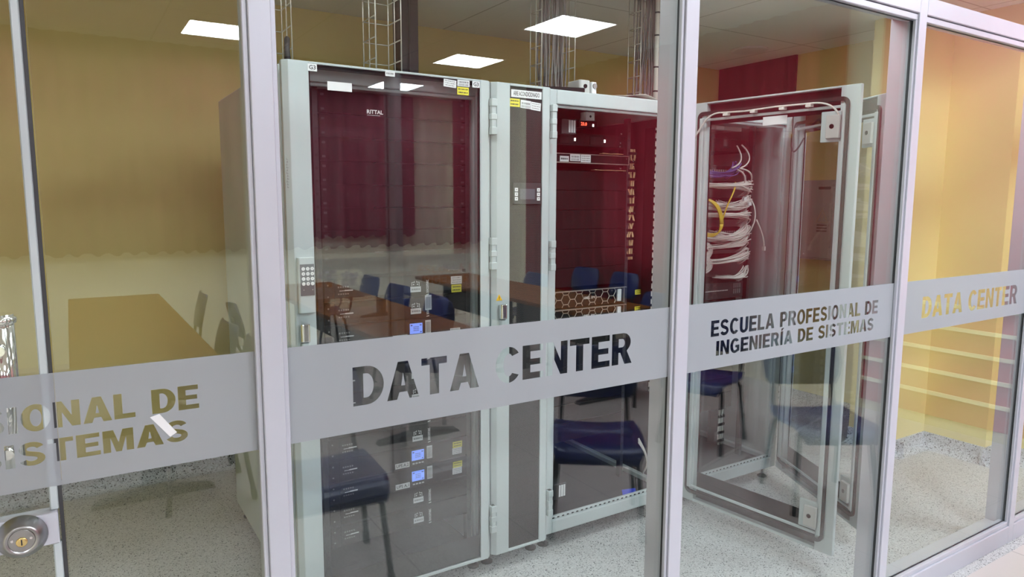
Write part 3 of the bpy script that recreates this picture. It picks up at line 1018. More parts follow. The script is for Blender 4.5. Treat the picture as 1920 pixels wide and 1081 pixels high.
def ups(k):
    z0 = 0.257 + k * P
    lcd = k in (2, 3, 9)
    kind = 'UPS module with blue screen' if lcd else 'battery module'
    u = empty('ups_module' if lcd else 'battery_module', (UX0, UY, z0))
    tag(u, 'black %s, %s in the stack behind dark glass' % (kind, ORD[k]), 'UPS unit', 'black power modules in the left rack')
    w = UX1 - UX0
    MB().box(0, w, 0.012, 0.62, 0.002, P - 0.002).build('body', M['black'], u, bevel=0.002, seg=1)
    f = MB().box(0.040, w - 0.0, 0.0, 0.012, 0.003, P - 0.003)
    f.box(0.046, 0.30, -0.0008, 0.0, 0.012, P - 0.012, 1)
    f.build('front_panel', [M['blackp'], M['perfup']], u)
    ear = MB().box(0.0, 0.038, -0.002, 0.012, 0.003, P - 0.003)
    for zz_ in (0.022, P - 0.022):
        ear.lathe([(0, 0.0035), (0.001, 0.003)], (0.014, -0.002, zz_), (0, -1, 0), 8, 1)
    ear.build('ear', [M['blackp'], M['dimink']], u)
    t = MB()
    for j in range(5):
        t.quad((0.052 + j * 0.009, -0.0012, P * 0.5 + 0.010), (0.006, 0, 0), (0, 0, 0.006))
        t.quad((0.052 + j * 0.009, -0.0012, P * 0.5 - 0.016), (0.006, 0, 0), (0, 0, 0.005))
    t.build('vent_pattern', M['dimink'], u)['kind'] = 'stuff'
    MB().quad((0.058, -0.0013, P * 0.5 - 0.0025), (0.022, 0, 0), (0, 0, 0.002)).quad((0.078, -0.0013, P * 0.5 - 0.003), (0.032, 0, 0), (0, 0, 0.0045)).build('white_mark', M['whiteink'], u)
    q = MB()
    q.text('socomec', (0.425, -0.0012, 0.012), (0, 0, 1), (-1, 0, 0), 0.011, 0, 0.015, width=0.052)
    q.quad((0.414, -0.0012, 0.002), (0.012, 0, 0.002), (0, 0, 0.004))
    if not (lcd and k < 9): q.build('lettering', M['whiteink'], u)
    if lcd:
        MB().box(0.333, 0.400, -0.004, 0.0, 0.018, 0.072).build('screen_bezel', M['blackp'], u, bevel=0.001, seg=1)
        s = MB().box(0.339, 0.394, -0.005, -0.004, 0.026, 0.068)
        for (a, b, c_, d_) in ((0.343, 0.350, 0.058, 0.063), (0.382, 0.390, 0.058, 0.062), (0.384, 0.390, 0.030, 0.034)):
            s.box(a, b, -0.0053, -0.005, c_, d_, 1)
        for r_ in range(3):
            for c_ in range(4):
                s.box(0.355 + c_ * 0.006, 0.359 + c_ * 0.006, -0.0053, -0.005, 0.038 + r_ * 0.007, 0.041 + r_ * 0.007, 1)
        s.build('screen', [M['lcd'], M['lcdk']], u)
        for j in range(4):
            MB().box(0.344 + j * 0.0135, 0.353 + j * 0.0135, -0.003, 0.0, 0.0095, 0.0145).build('button', M['whiteink'], u)
        sticker('label', u, 0.268, 0.330, 0.004 if k < 9 else -0.002, 0.026, -0.0015, M['white'], [{2: 'UPS A.1', 3: 'UPS A.2', 9: '~'}[k]], tilt=0.0)
        sticker('label', u, 0.408, 0.432, 0.022, 0.076, -0.0015, M['white'], [], bars=True, ink=M['greyink'])
        if k < 9:
            sticker('label', u, 0.528, 0.572, 0.044, 0.070, -0.0015, M['yellow'], ['~', '~'], label='yellow inventory sticker')
            sticker('label', u, 0.526, 0.570, 0.016, 0.043, -0.0015, M['white'], ['~', '~', '~'], M['greyink'])
        else:
            sticker('label', u, 0.520, 0.566, 0.006, 0.032, -0.0015, M['white'], ['~', '~', '~'], M['greyink'])
    else:
        sticker('label', u, 0.345, 0.390, 0.018, 0.040, -0.0015, M['white'], ['~'], M['greyink'])
        b = MB()
        for (a, c_, d_, e_) in ((0.351, 0.353, 0.042, 0.058), (0.383, 0.385, 0.042, 0.058), (0.351, 0.363, 0.056, 0.058), (0.373, 0.385, 0.056, 0.058),
                                (0.362, 0.364, 0.056, 0.062), (0.372, 0.374, 0.056, 0.062), (0.357, 0.362, 0.046, 0.051), (0.374, 0.379, 0.046, 0.051)):
            b.box(a, c_, -0.0012, 0.0, d_, e_)
        b.build('battery_symbol', M['whiteink'], u)
        if k == 11:
            sticker('label', u, 0.525, 0.575, 0.040, 0.072, -0.0015, M['white'], ['~', '~', '~'], M['greyink'])
            sticker('label', u, 0.527, 0.573, 0.006, 0.037, -0.0015, M['yellow'], ['~', '~'], label='yellow inventory sticker')
        if k == 10:
            sticker('label', u, 0.408, 0.436, 0.030, 0.090, -0.0015, M['white'], [], bars=True, ink=M['greyink'])
    return u


for k in range(12):
    ups(k)
mounting_rails(rk1, [UX0 - X1 - 0.012 - 0.012, UX1 - X1 - 0.012 + 0.012], 0.05)
# blank covers above the modules
bp0 = None
nb = 8
for i in range(nb):
    z0 = 1.318 + i * 0.0845
    if bp0 is None:
        bp0 = empty('blanking_panel', (UX0, UY, z0))
        tag(bp0, 'plain black blank cover above the battery modules in the left rack', 'blanking panel', 'black blank covers in the left rack')
        m = MB().box(0, UX1 - UX0, 0, 0.012, 0.0015, 0.083)
        for xx in (0.014, UX1 - UX0 - 0.014):
            for zz_ in (0.016, 0.066):
                m.box(xx - 0.006, xx + 0.006, -0.001, 0, zz_ - 0.004, zz_ + 0.004, 1)
        m.build('cover', [M['blackp'], M['dark']], bp0)
    else:
        dup(bp0, (UX0, UY, z0), 0)

# ---- narrow cooling unit
rk2 = empty('cooling_unit', (X2, FY - 0.04, 0))
tag(rk2, 'narrow pale grey in-row cooling unit with perforated front', 'air conditioner')
w2_ = X3 - X2 - 0.004
bd = MB().box(0.004, w2_, 0.043, 1.18, RB, RT)
bd.build('body', M['rack'], rk2, bevel=0.004, seg=1)
dd = empty('door', (0, 0, 0)); dd.parent = rk2
a_, b_ = 1.541 - X2, 1.701 - X2
fr = MB()
e = 0.018
fr.prism([(0.003, 0.04), (0.003, e), (0.003 + e, 0.0), (a_, 0.0), (a_, 0.04)], 'z', RB + 0.002, RT - 0.002)
fr.prism([(b_, 0.04), (b_, 0.0), (w2_ - e, 0.0), (w2_, e), (w2_, 0.04)], 'z', RB + 0.002, RT - 0.002)
fr.box(a_, b_, 0.0, 0.04, RB + 0.002, RB + 0.014).box(a_, b_, 0.0, 0.04, RT - 0.012, RT - 0.002)
fr.build('door_frame', M['rack'], dd, bevel=0.0015, seg=1)
MB().box(a_, b_, 0.006, 0.010, RB + 0.014, RT - 0.012).build('perforated_panel', M['perf'], dd)
MB().box(a_, b_, 0.0, 0.006, RT - 0.10, RT - 0.012).build('black_header', M['black'], dd) if False else None
sticker('label', dd, a_ + 0.008, b_ - 0.003, 2.016, 2.046, 0.0065, M['white'], ['AIRE ACONDICIONADO'])
sticker('label', dd, a_ + 0.001, a_ + 0.050, 1.978, 2.010, 0.0065, M['yellow'], ['~', '~'], label='yellow inventory sticker')
sticker('label', dd, a_ + 0.053, a_ + 0.103, 1.976, 2.008, 0.0065, M['white'], ['~'], M['greyink'], bars=True, tilt=-0.05)
sticker('label', dd, a_ + 0.104, a_ + 0.152, 1.972, 2.004, 0.0065, M['white'], ['~', '~', '~'], M['greyink'], tilt=-0.08)
cp = MB().rbox(a_ + 0.016, b_ - 0.006, -0.004, 0.006, 1.585, 1.672, 0.004)
cpo = cp.build('control_panel', M['dark'], dd, bevel=0.002, seg=1)
MB().box(a_ + 0.046, b_ - 0.040, -0.0055, -0.004, 1.605, 1.648).build('display', M['keypad_grey'], cpo)
for sx in (a_ + 0.028, b_ - 0.022):
    for k in range(3):
        MB().box(sx - 0.007, sx + 0.007, -0.007, -0.004, 1.600 + k * 0.0185, 1.6145 + k * 0.0185).box(sx - 0.0025, sx + 0.0025, -0.0073, -0.007, 1.605 + k * 0.0185, 1.610 + k * 0.0185, 1).build('button', [M['white'], M['greyink']], cpo)
MB().rbox(1.487 - X2, 1.515 - X2, -0.024, 0.0, 1.03, 1.11, 0.005).build('handle', M['rack'], dd, bevel=0.004, seg=2)
MB().rbox(1.486 - X2, 1.516 - X2, -0.028, 0.0, 1.113, 1.175, 0.005).build('handle_button', M['chrome'], dd, bevel=0.004, seg=2)
wm = MB()
wm.prism([(1.475 - X2, 1.189), (1.505 - X2, 1.189), (1.490 - X2, 1.215)], 'y', -0.0012, 0.0)
wm.box(1.4888 - X2, 1.4912 - X2, -0.0018, -0.0012, 1.196, 1.206, 1).box(1.4888 - X2, 1.4912 - X2, -0.0018, -0.0012, 1.1915, 1.194, 1)
wm.build('warning_triangle', [M['amber'], M['ink']], dd)
sticker('label', dd, 1.470 - X2, 1.530 - X2, 1.135 - 0.12, 1.165 - 0.12 + 0.01, 0.0, M['white'], ['~', '~'], M['greyink'])
for za, zb in ((1.86, 2.00), (1.30, 1.43), (0.19, 0.31)):
    hinge(dd, w2_ + 0.004, 0.012, za, zb)
for xx in (0.03, w2_ - 0.03):
    for yy in (0.10, 1.08):
        q = MB().tube([(xx, yy, 0.012), (xx, yy, RB + 0.005)], 0.006, 10).build('foot', M['steel'], rk2)
        MB().lathe([(0, 0.026), (0.006, 0.026), (0.012, 0.016), (0.016, 0.010)], (xx, yy, 0), (0, 0, 1), 20).build('foot_pad', M['rubber'], q)

# ---- two open racks on the right
rk3 = rack_shell('server_rack', X3, X4 - 0.003, FY, 'open grey rack beside the cooling unit, holding servers with honeycomb fronts')
rk4 = rack_shell('server_rack', X4, X5, FY, 'open grey rack full of white patch cables, last on the right')
d3 = rack_door(rk3, X4 - 0.003 - X3 + 0.035, -0.02, 0.80, math.radians(97), -0.72, -0.075, 'glazed door swung open, seen from inside', True)
d4 = rack_door(rk4, X5 - X4 - 0.010, -0.01, 0.815, math.radians(64), -0.735, -0.075, 'glazed door swung open, behind the other open door', True)
sticker('label', d3, 0, 0, 0, 0, 0, M['white']) if False else None
m = MB().box(-0.49, -0.375, 0.001, 0.003, 1.935, 1.972).build('label', M['white'], d3)
m['label'] = 'blank white strip on the glass'
wire = [(-0.03, 0.03, 1.90)] + [tuple(p) for p in bez((-0.03, 0.03, 1.90), (-0.08, 0.03, 1.97), (-0.1, 0.03, 2.005), (-0.16, 0.03, 2.008), 8)]
wire += [(-0.30, 0.028, 2.003), (-0.45, 0.028, 2.008), (-0.58, 0.028, 2.006)] + [tuple(p) for p in bez((-0.62, 0.028, 2.006), (-0.68, 0.028, 2.004), (-0.71, 0.026, 1.985), (-0.725, 0.02, 1.95), 8)]
cw = MB().tube(wire[1:], 0.0042, 6)
for xx in (-0.2, -0.34, -0.48, -0.6):
    cw.box(xx - 0.012, xx + 0.012, 0.012, 0.036, 1.992, 2.003)
cw.build('earth_wire', M['cable_w'], d3)
MB().tube(bez((-0.03, 0.02, 1.96), (-0.06, 0.04, 1.85), (-0.1, 0.04, 1.83), (-0.16, 0.02, 1.93), 12), 0.0045, 6).build('earth_wire', M['cable_k'], d4)
for rk, xs in ((rk3, (0.155, 0.665)), (rk4, (0.150, 0.655))):
    mounting_rails(rk, xs, 0.235 if rk is rk3 else 0.12)
for rk, wd in ((rk3, X4 - 0.003 - X3), (rk4, X5 - X4)):
    MB().box(wd - 0.016, wd - 0.010, 0.06, 1.08, RB + 0.06, RT - 0.05).build('side_panel', M['rack_in'] if rk is rk4 else M['dark'], rk)
    MB().box(0.004, 0.010, 0.06, 1.08, RB + 0.06, RT - 0.05).build('side_panel', M['black'], rk)
MB().box(-0.013, 0.013, -0.012, 0.006, 1.86, 2.0).box(-0.013, 0.013, -0.012, 0.006, 1.30, 1.43).box(-0.013, 0.013, -0.012, 0.006, 0.19, 0.31).build('hinge', M['rack'], rk3, bevel=0.003, seg=1)
lt = MB().box(0.0, 0.014, -0.014, -0.002, 1.80, 1.84)
lt.build('latch', M['rack_in'], rk3)


# equipment of the middle open rack
EY = 2.735
EX0, EX1 = 1.925, 2.412


def box_unit(name, label, cat, x0, x1, y0, z0, z1, mat, depth=0.5, group=None):
    u = empty(name, (x0, y0, z0))
    tag(u, label, cat, group)
    MB().box(0, x1 - x0, 0, depth, 0.001, z1 - z0 - 0.001).build('body', mat, u, bevel=0.002, seg=1)
    return u


kv = box_unit('console_drawer', 'thin black console drawer with white stickers in the open rack', 'console', EX0, EX1, EY, 1.776, 1.826, M['black'])
wk = EX1 - EX0
MB().box(0.01, wk - 0.004, -0.012, -0.001, 0.004, 0.046).build('front_panel', M['blackp'], kv)
rim = MB().box(0.0, wk, -0.016, -0.012, 0.044, 0.047).box(0.0, wk, -0.016, -0.012, 0.002, 0.006).box(wk - 0.004, wk, -0.016, -0.012, 0.002, 0.047)
rim.build('rim', M['bezel'], kv)
sticker('label', kv, 0.058, 0.11, 0.008, 0.034, -0.0125, M['white'], ['~'])
sticker('label', kv, 0.118, 0.178, 0.012, 0.046, -0.0125, M['white'], ['~'], M['greyink'], bars=True)
sticker('label', kv, 0.182, 0.242, 0.008, 0.044, -0.0125, M['white'], ['~', '~', '~'], M['greyink'])

pw = box_unit('power_strip_unit', 'black unit with two small white indicator lamps near the rack top', 'power unit', EX0, EX1, EY + 0.02, 1.862, 1.925, M['blackp'])
for xx in (0.165, 0.35):
    MB().box(xx, xx + 0.008, -0.003, 0, 0.024, 0.038).build('lamp', M['white_led'], pw)
    MB().box(xx - 0.09, xx - 0.01, -0.004, 0, 0.010, 0.050).build('breaker', M['black'], pw, bevel=0.001, seg=1)
MB().lathe([(0, 0.006), (0.003, 0.005)], (0.05, 0, 0.03), (0, -1, 0), 10).build('lamp', M['red_led'], pw)
th = box_unit('thermometer', 'small digital thermometer with red digits under the rack roof', 'thermometer', 2.075, 2.185, 2.70, 1.944, 1.978, M['blackp'], 0.06)
MB().text('23.0', (0.012, -0.0008, 0.010), FX, FZ, 0.016, 0, 0.03).build('digits', M['red_digits'], th)
MB().box(0.082, 0.090, -0.002, 0, 0.008, 0.020).build('button', M['white_led'], th)
MB().box(0.04, 0.092, -0.002, 0.04, 0.036, 0.075).lathe([(0, 0.006), (0.003, 0.004)], (0.068, -0.002, 0.055), (0, -1, 0), 10, 1).build('bracket', [M['white'], M['ink']], th)
tm = box_unit('terminal_block', 'grey terminal block with white stripes at the upper rack corner', 'terminal block', 1.945, 2.03, 2.66, 1.905, 1.975, M['dark'], 0.06)
for i in range(3):
    MB().box(0.040 + i * 0.014, 0.050 + i * 0.014, -0.002, 0, 0.008, 0.064).build('stripe', M['white'], tm)
tm2 = box_unit('terminal_block', 'grey terminal block with white stripes at the lower rack corner', 'terminal block', 1.925, 2.00, 2.66, 0.145, 0.225, M['dark'], 0.06)
for i in range(3):
    MB().box(0.030 + i * 0.014, 0.040 + i * 0.014, -0.002, 0, 0.012, 0.070).build('stripe', M['white'], tm2)


def server(z0, label):
    H = 0.086
    s = box_unit('rack_server', label, 'server', EX0, EX1, EY, z0, z0 + H, M['black'], 0.7, 'servers with honeycomb fronts')
    w = EX1 - EX0
    b = MB()
    b.box(0.0, w, -0.022, -0.008, H - 0.005, H - 0.001)
    b.box(w - 0.014, w - 0.008, -0.014, -0.002, 0.004, H - 0.004)
    r_ = 0.0275
    t = 0.0032
    for i in range(11):
        cx = 0.02 + i * r_ * 1.5
        cz0 = H * 0.5 + (r_ * 0.866 if i % 2 else 0)
        for j in (-1, 0, 1):
            cz = cz0 + j * r_ * 1.732
            pts = [(cx + r_ * math.cos(PI / 3 * k), cz + r_ * math.sin(PI / 3 * k)) for k in range(6)]
            for k in range(6):
                p, q = pts[k], pts[(k + 1) % 6]
                # clip each bar to the bezel height
                lo, hi = 0.005, H - 0.005
                if (p[1] < lo and q[1] < lo) or (p[1] > hi and q[1] > hi): continue
                def cl(a, c):
                    if a[1] < lo: f = (lo - a[1]) / (c[1] - a[1]); return (a[0] + (c[0] - a[0]) * f, lo)
                    if a[1] > hi: f = (hi - a[1]) / (c[1] - a[1]); return (a[0] + (c[0] - a[0]) * f, hi)
                    return a
                p2, q2 = cl(p, q), cl(q, p)
                if math.hypot(p2[0] - q2[0], p2[1] - q2[1]) < 0.003: continue
                if max(p2[0], q2[0]) > w - 0.055: continue
                b.tube([(p2[0], -0.014, p2[1]), (q2[0], -0.014, q2[1])], t * 0.7, 4)
    b.build('honeycomb_bezel', M['bezel'], s)
    MB().text('DELL', (0.215, -0.0175, H * 0.45), FX, FZ, 0.012, 0, 0.02).text('EMC', (0.258, -0.0175, H * 0.45), FX, FZ, 0.012).build('logo', M['whiteink'], s)
    MB().box(w - 0.052, w - 0.028, -0.012, -0.002, 0.012, H - 0.012).build('label', M['white'], s)
    return s


server(1.078, 'black server with grey honeycomb front, upper of the two in the open rack')
server(0.988, 'black server with grey honeycomb front, lower of the two in the open rack')
for i in range(6):
    z0 = 1.18 + i * 0.094
    if i == 0:
        bq = empty('blanking_panel', (EX0, EY, z0))
        tag(bq, 'plain black blank cover above the honeycomb servers', 'blanking panel', 'black blank covers in the middle rack')
        MB().box(0, EX1 - EX0, 0, 0.012, 0.001, 0.093).build('cover', M['blackp'], bq, bevel=0.0015, seg=1)
    else:
        dup(bq, (EX0, EY, z0))
for i in range(6):
    dup(bq, (EX0, EY, 0.40 + i * 0.0955), label='plain black blank cover below the honeycomb servers')

# tan sheets added for the lit gaps above and below the console
for (x0, x1, z, nm) in ((2.21, 2.36, 1.828, 'tan sheet added for the lit gap above the console drawer'), (2.16, 2.38, 1.748, 'tan sheet added for the lit gap below the console drawer')):
    c = MB().prism([(x0, EY - 0.055), (x0 + 0.07, EY - 0.025), (x0 + 0.10, EY - 0.045), (x1, EY - 0.03), (x1 - 0.05, EY + 0.0), (x0 + 0.02, EY + 0.0)], 'z', z, z + 0.002)
    tag(c.build('lit_gap_sheet', M['kraft']), nm, 'lit_gap_sheet')


# vertical finger ducts with cables
def finger_duct(name, x, y, z0, z1, n, label, cables=0, light=M['cable_w'], sag=0.0):
    d = empty(name, (x, y, z0))
    tag(d, label, 'cable duct')
    H = z1 - z0
    m = MB().box(-0.028, -0.024, 0, 0.07, 0, H).box(-0.028, 0.028, 0.066, 0.07, 0, H)
    for i in range(n):
        z = H * (i + 0.5) / n
        m.box(-0.028, 0.028, -0.008, -0.004, z - H / n * 0.16, z + H / n * 0.16)
        m.box(0.024, 0.028, -0.008, 0.07, z - H / n * 0.16, z + H / n * 0.16)
    m.build('duct', M['black'], d)
    for c in range(cables):
        xx = -0.016 + 0.032 * c / max(1, cables - 1)
        ph = random.random() * 6
        p = [(xx + 0.006 * math.sin(ph + t * 3.1), 0.002 + 0.006 * math.cos(ph + t * 2.3), H * t / 14) for t in range(15)]
        MB().tube(p, 0.0058, 6).build('cable', light, d)
    return d


finger_duct('cable_duct', 2.448, 2.74, 1.30, 1.86, 13, 'slim black slotted cable duct with tan cables beside the blank covers', 3, M['kraft'])
finger_duct('cable_duct', 2.515, 2.62, 0.62, 1.96, 34, 'black slotted cable duct on the right wall of the open rack', 4, M['cable_w'])
finger_duct('cable_duct', 3.215, 2.76, 0.16, 1.0, 17, 'black slotted duct with white cables low in the last rack', 4, M['cable_w'])
tag(MB().box(2.500, 2.501, 2.66, 2.72, 1.120, 1.150).build('label', M['yellow']), 'yellow sticker on the inner side of the open rack', 'sticker') if False else None
sticker('label', rk3, 2.465 - X3, 2.508 - X3, 1.118, 1.143, 0.21, M['yellow'], ['~', '~'], label='yellow inventory sticker')
sticker('label', rk3, 2.465 - X3, 2.508 - X3, 1.030, 1.055, 0.21, M['yellow'], ['~', '~'], label='yellow inventory sticker')
sc = MB()
for (x, z) in ((2.36, 1.93), (2.355, 1.885), (2.352, 1.868), (2.40, 1.81), (2.36, 1.76), (2.445, 1.80), (2.445, 1.78)):
    sc.lathe([(0, 0.005), (0.003, 0.004)], (x - X3, 0.225, z), (0, -1, 0), 8)
sc.build('screw', M['chrome'], rk3)
tag(MB().prism([(2.30, 2.58), (2.37, 2.555), (2.42, 2.62), (2.345, 2.64)], 'z', 0.1115, 0.1135).build('tape_strip', M['blueadh']), 'strip of blue tape on the base of the open rack', 'tape')
lv = MB()
for i in range(3):
    lv.tube(bez((2.47, 2.66, 0.34 + i * 0.01), (2.5, 2.62, 0.28), (2.53, 2.63, 0.22), (2.545, 2.70, 0.14), 10), 0.005, 6)
tag(lv.build('cable_loop', M['cable_w']), 'loose white cable hanging at the foot of the open rack', 'cable')

# ---- patch cabling of the last rack
PY = 2.64
PX0, PX1 = 2.735, 3.215


def patch_panel(z, label):
    p = empty('patch_panel', (PX0, PY, z))
    tag(p, label, 'patch panel', 'patch panels in the last rack')
    MB().box(0, PX1 - PX0, 0, 0.06, 0, 0.044).build('panel', M['blackp'], p, bevel=0.001, seg=1)
    m = MB()
    for i in range(24):
        xx = 0.03 + i * 0.0175
        m.box(xx, xx + 0.012, -0.001, 0.0, 0.012, 0.024)
    m.build('port', M['dimink'], p)['kind'] = 'stuff'
    return p


def bundle(name, z, label, n, mat, droop, zr, bulge, xa=2.76, xb=3.20, seed=1, curl=True):
    rnd = random.Random(seed)
    m = MB()
    for i in range(n):
        x0 = xa + rnd.uniform(0, 1) ** 1.5 * (xb - xa) * 0.5
        z0 = z + rnd.uniform(-0.006, 0.006)
        y0 = PY - 0.006
        x1 = xb - rnd.uniform(0.0, 0.045)
        z1 = z + zr + rnd.uniform(-0.032, 0.032)
        b1 = bulge * rnd.uniform(0.6, 1.2)
        pts = bez((x0, y0, z0), (x0 + 0.03, y0 - b1, z0 - droop * rnd.uniform(0.2, 1.8) + rnd.uniform(-0.015, 0.01)), ((x0 + x1) / 2 + 0.05, y0 - b1, z0 - droop * rnd.uniform(0.5, 1.2)), (x1, y0 - 0.03 + rnd.uniform(-0.02, 0.02), z1), 10)
        m.tube(pts, 0.0033, 5)
        if curl and i % 3 == 0:
            m.tube(bez((x1, y0 - 0.03, z1), (x1 + 0.03, y0 - 0.03, z1 + 0.01), (x1 + 0.02, y0 + 0.0, z1 - 0.04), (x1 - 0.01, y0 + 0.02, z1 - 0.05), 6), 0.0040, 5)
    return tag(m.build(name, mat), label, 'cable bundle', 'patch cable bundles in the last rack')


pz = [1.745, 1.665, 1.575, 1.500, 1.415, 1.335, 1.265]
ol = ['topmost', 'second from the top', 'third from the top', 'fourth from the top', 'third from the bottom', 'second from the bottom', 'lowest']
for i, z in enumerate(pz):
    patch_panel(z, 'black patch panel in the last rack, %s of its column' % ol[i])
bundle('cable_bundle', 1.765, 'bundle of violet blue patch cables at the top of the last rack', 14, M['cable_b'], 0.045, 0.015, 0.06, seed=3, xb=3.10)
bundle('cable_bundle', 1.690, 'white patch cables fanning right just under the violet ones', 24, M['cable_w'], 0.012, -0.01, 0.06, seed=4)
bundle('cable_bundle', 1.600, 'white patch cables with two white tags in the last rack', 24, M['cable_w'], 0.050, 0.0, 0.07, seed=5)
bundle('cable_bundle', 1.530, 'thick white patch cable bundle beneath the tagged one', 30, M['cable_w'], 0.0, 0.0, 0.08, seed=6)
bundle('cable_bundle', 1.440, 'drooping white patch cable bundle crossed by yellow cables', 33, M['cable_w'], 0.055, 0.01, 0.09, seed=7)
bundle('cable_bundle', 1.355, 'white patch cable bundle with a coil at its left end, upper', 27, M['cable_w'], 0.0, 0.045, 0.08, seed=8)
bundle('cable_bundle', 1.285, 'white patch cable bundle with a coil at its left end, lower', 27, M['cable_w'], 0.01, 0.03, 0.08, seed=9)
bundle('cable_bundle', 1.195, 'short white patch cable bundle above the dark switch', 15, M['cable_w'], 0.015, 0.02, 0.07, xa=2.95, seed=10)
for q, (z, lab) in enumerate(((1.338, 'coil of white patch cable at the left of the last rack, upper'), (1.262, 'coil of white patch cable at the left of the last rack, lower'))):
    rnd = random.Random(20 + q)
    m = MB()
    for i in range(9):
        ra = 0.014 + i * 0.0042
        cx, cz = 2.842 - 0.010 + rnd.uniform(-0.003, 0.003), z + rnd.uniform(-0.003, 0.003)
        m.tube([(cx + ra * math.cos(t / 14 * 4.6 - 2.2), PY - 0.055 - 0.012 * math.sin(t / 14 * PI) + rnd.uniform(-0.002, 0.002), cz + ra * 0.9 * math.sin(t / 14 * 4.6 - 2.2)) for t in range(15)], 0.0033, 5)
    tag(m.build('cable_coil', M['cable_w']), lab, 'cable coil', 'patch cable coils in the last rack')
yb = MB()
for i in range(5):
    yb.tube(bez((2.79 + i * 0.006, PY - 0.01, 1.615), (2.86 + i * 0.008, PY - 0.08, 1.62), (2.90 + i * 0.004, PY - 0.09, 1.56), (2.905 + i * 0.005, PY - 0.09, 1.48), 10), 0.0042, 6)
    yb.tube(bez((2.905 + i * 0.005, PY - 0.09, 1.48), (2.91, PY - 0.09, 1.42), (2.87, PY - 0.08, 1.40 + i * 0.004), (2.80, PY - 0.02, 1.425 + i * 0.006), 10), 0.0042, 6)
yb.tube(bez((2.92, PY - 0.09, 1.50), (2.94, PY - 0.10, 1.60), (3.02, PY - 0.09, 1.66), (3.08, PY - 0.03, 1.70), 12), 0.0042, 6)
tag(yb.build('cable_bundle', M['cable_y']), 'bundle of yellow patch cables looping down in the last rack', 'cable bundle')
lc = MB()
lc.tube(bez((3.02, PY - 0.05, 1.775), (3.10, PY - 0.06, 1.80), (3.135, PY - 0.03, 1.84), (3.10, PY - 0.01, 1.90), 12), 0.0045, 6)
lc.tube(bez((3.08, PY - 0.05, 1.775), (3.18, PY - 0.06, 1.80), (3.20, PY - 0.03, 1.86), (3.14, PY - 0.01, 1.905), 12), 0.0045, 6)
lc.tube(bez((3.08, PY - 0.05, 1.775), (3.15, PY - 0.08, 1.77), (3.19, PY - 0.06, 1.73), (3.21, PY - 0.02, 1.70), 10), 0.0045, 6)
lc.tube(bez((3.06, PY - 0.05, 1.77), (3.12, PY - 0.08, 1.75), (3.13, PY - 0.06, 1.70), (3.14, PY - 0.02, 1.66), 10), 0.0045, 6)
tag(lc.build('cable_loop', M['cable_w']), 'white cables arching up above the violet bundle', 'cable')
l2 = MB()
l2.tube(bez((3.20, PY - 0.03, 1.62), (3.235, PY - 0.06, 1.56), (3.215, PY - 0.07, 1.49), (3.20, PY - 0.04, 1.43), 10), 0.0045, 6)
l2.tube(bez((3.215, PY - 0.07, 1.50), (3.26, PY - 0.07, 1.44), (3.30, PY - 0.06, 1.40), (3.315, PY - 0.05, 1.345), 10), 0.0045, 6)
l2.box(3.308, 3.322, PY - 0.058, PY - 0.042, 1.325, 1.348)
tag(l2.build('cable_loop', M['cable_w']), 'loose white cable with a plug hanging free on the right', 'cable')
for x, z in ((3.085, 1.612), (3.125, 1.585)):
    tag(MB().box(x - 0.011, x + 0.011, PY - 0.098, PY - 0.085, z - 0.008, z + 0.009).build('cable_tag', M['white'], None, bevel=0.001, seg=1),
        'small white tag on the white cables, ' + ('upper of two' if z > 1.6 else 'lower of two'), 'tag')
sw = box_unit('network_switch', 'dark network switch with a row of white ports in the last rack', 'switch', PX0, PX1, PY, 1.065, 1.155, M['dark'], 0.3)
m = MB()
for i in range(22):
    m.box(0.06 + i * 0.0135, 0.069 + i * 0.0135, -0.001, 0, 0.042, 0.047)
m.build('port', M['whiteink'], sw)['kind'] = 'stuff'  # ports drawn in flat white print
m = MB()
for i in range(4):
    for j in range(2):
        m.box(0.400 + i * 0.016, 0.408 + i * 0.016, -0.001, 0, 0.022 + j * 0.032, 0.048 + j * 0.032)
m.build('vent', M['dimink'], sw)
bl = MB()
for i in range(3):
    bl.tube(bez((2.79 + i * 0.01, PY - 0.002, 1.11), (2.80 + i * 0.012, PY - 0.05, 1.10), (2.82 + i * 0.012, PY - 0.05, 1.06), (2.835 + i * 0.015, PY - 0.02, 1.045), 8), 0.0042, 6)
tag(bl.build('cable_bundle', M['cable_l']), 'light blue patch cables at the left of the dark switch', 'cable bundle')
ts = box_unit('power_strip_unit', 'black unit with red lamp and white sticker at the top of the last rack', 'power unit', PX0, PX1, PY + 0.02, 1.865, 1.935, M['blackp'], 0.3)
MB().lathe([(0, 0.006), (0.003, 0.005)], (0.075, 0, 0.022), (0, -1, 0), 10).build('lamp', M['red_led'], ts)
sticker('label', ts, 0.085, 0.140, 0.028, 0.056, -0.001, M['white'], ['~', '~'], M['greyink'])
lp2 = empty('rack_lamp', (2.80, 2.60, 1.972))
tag(lp2, 'slim grey lamp bar with bright end under the roof of the last rack', 'lamp')
MB().box(0, 0.30, 0, 0.03, 0, 0.022).build('housing', M['camgrey'], lp2, bevel=0.002, seg=1)
MB().box(0.10, 0.16, -0.002, 0.0, 0.003, 0.019).build('diffuser', M['whiteink'], lp2)
tb = box_unit('thermometer', 'small dark thermometer box hanging under the roof of the last rack', 'thermometer', 2.80, 2.905, 2.64, 1.935, 1.968, M['blackp'], 0.05)
MB().box(0.045, 0.085, -0.002, 0.03, 0.033, 0.066).build('bracket', M['white'], tb)
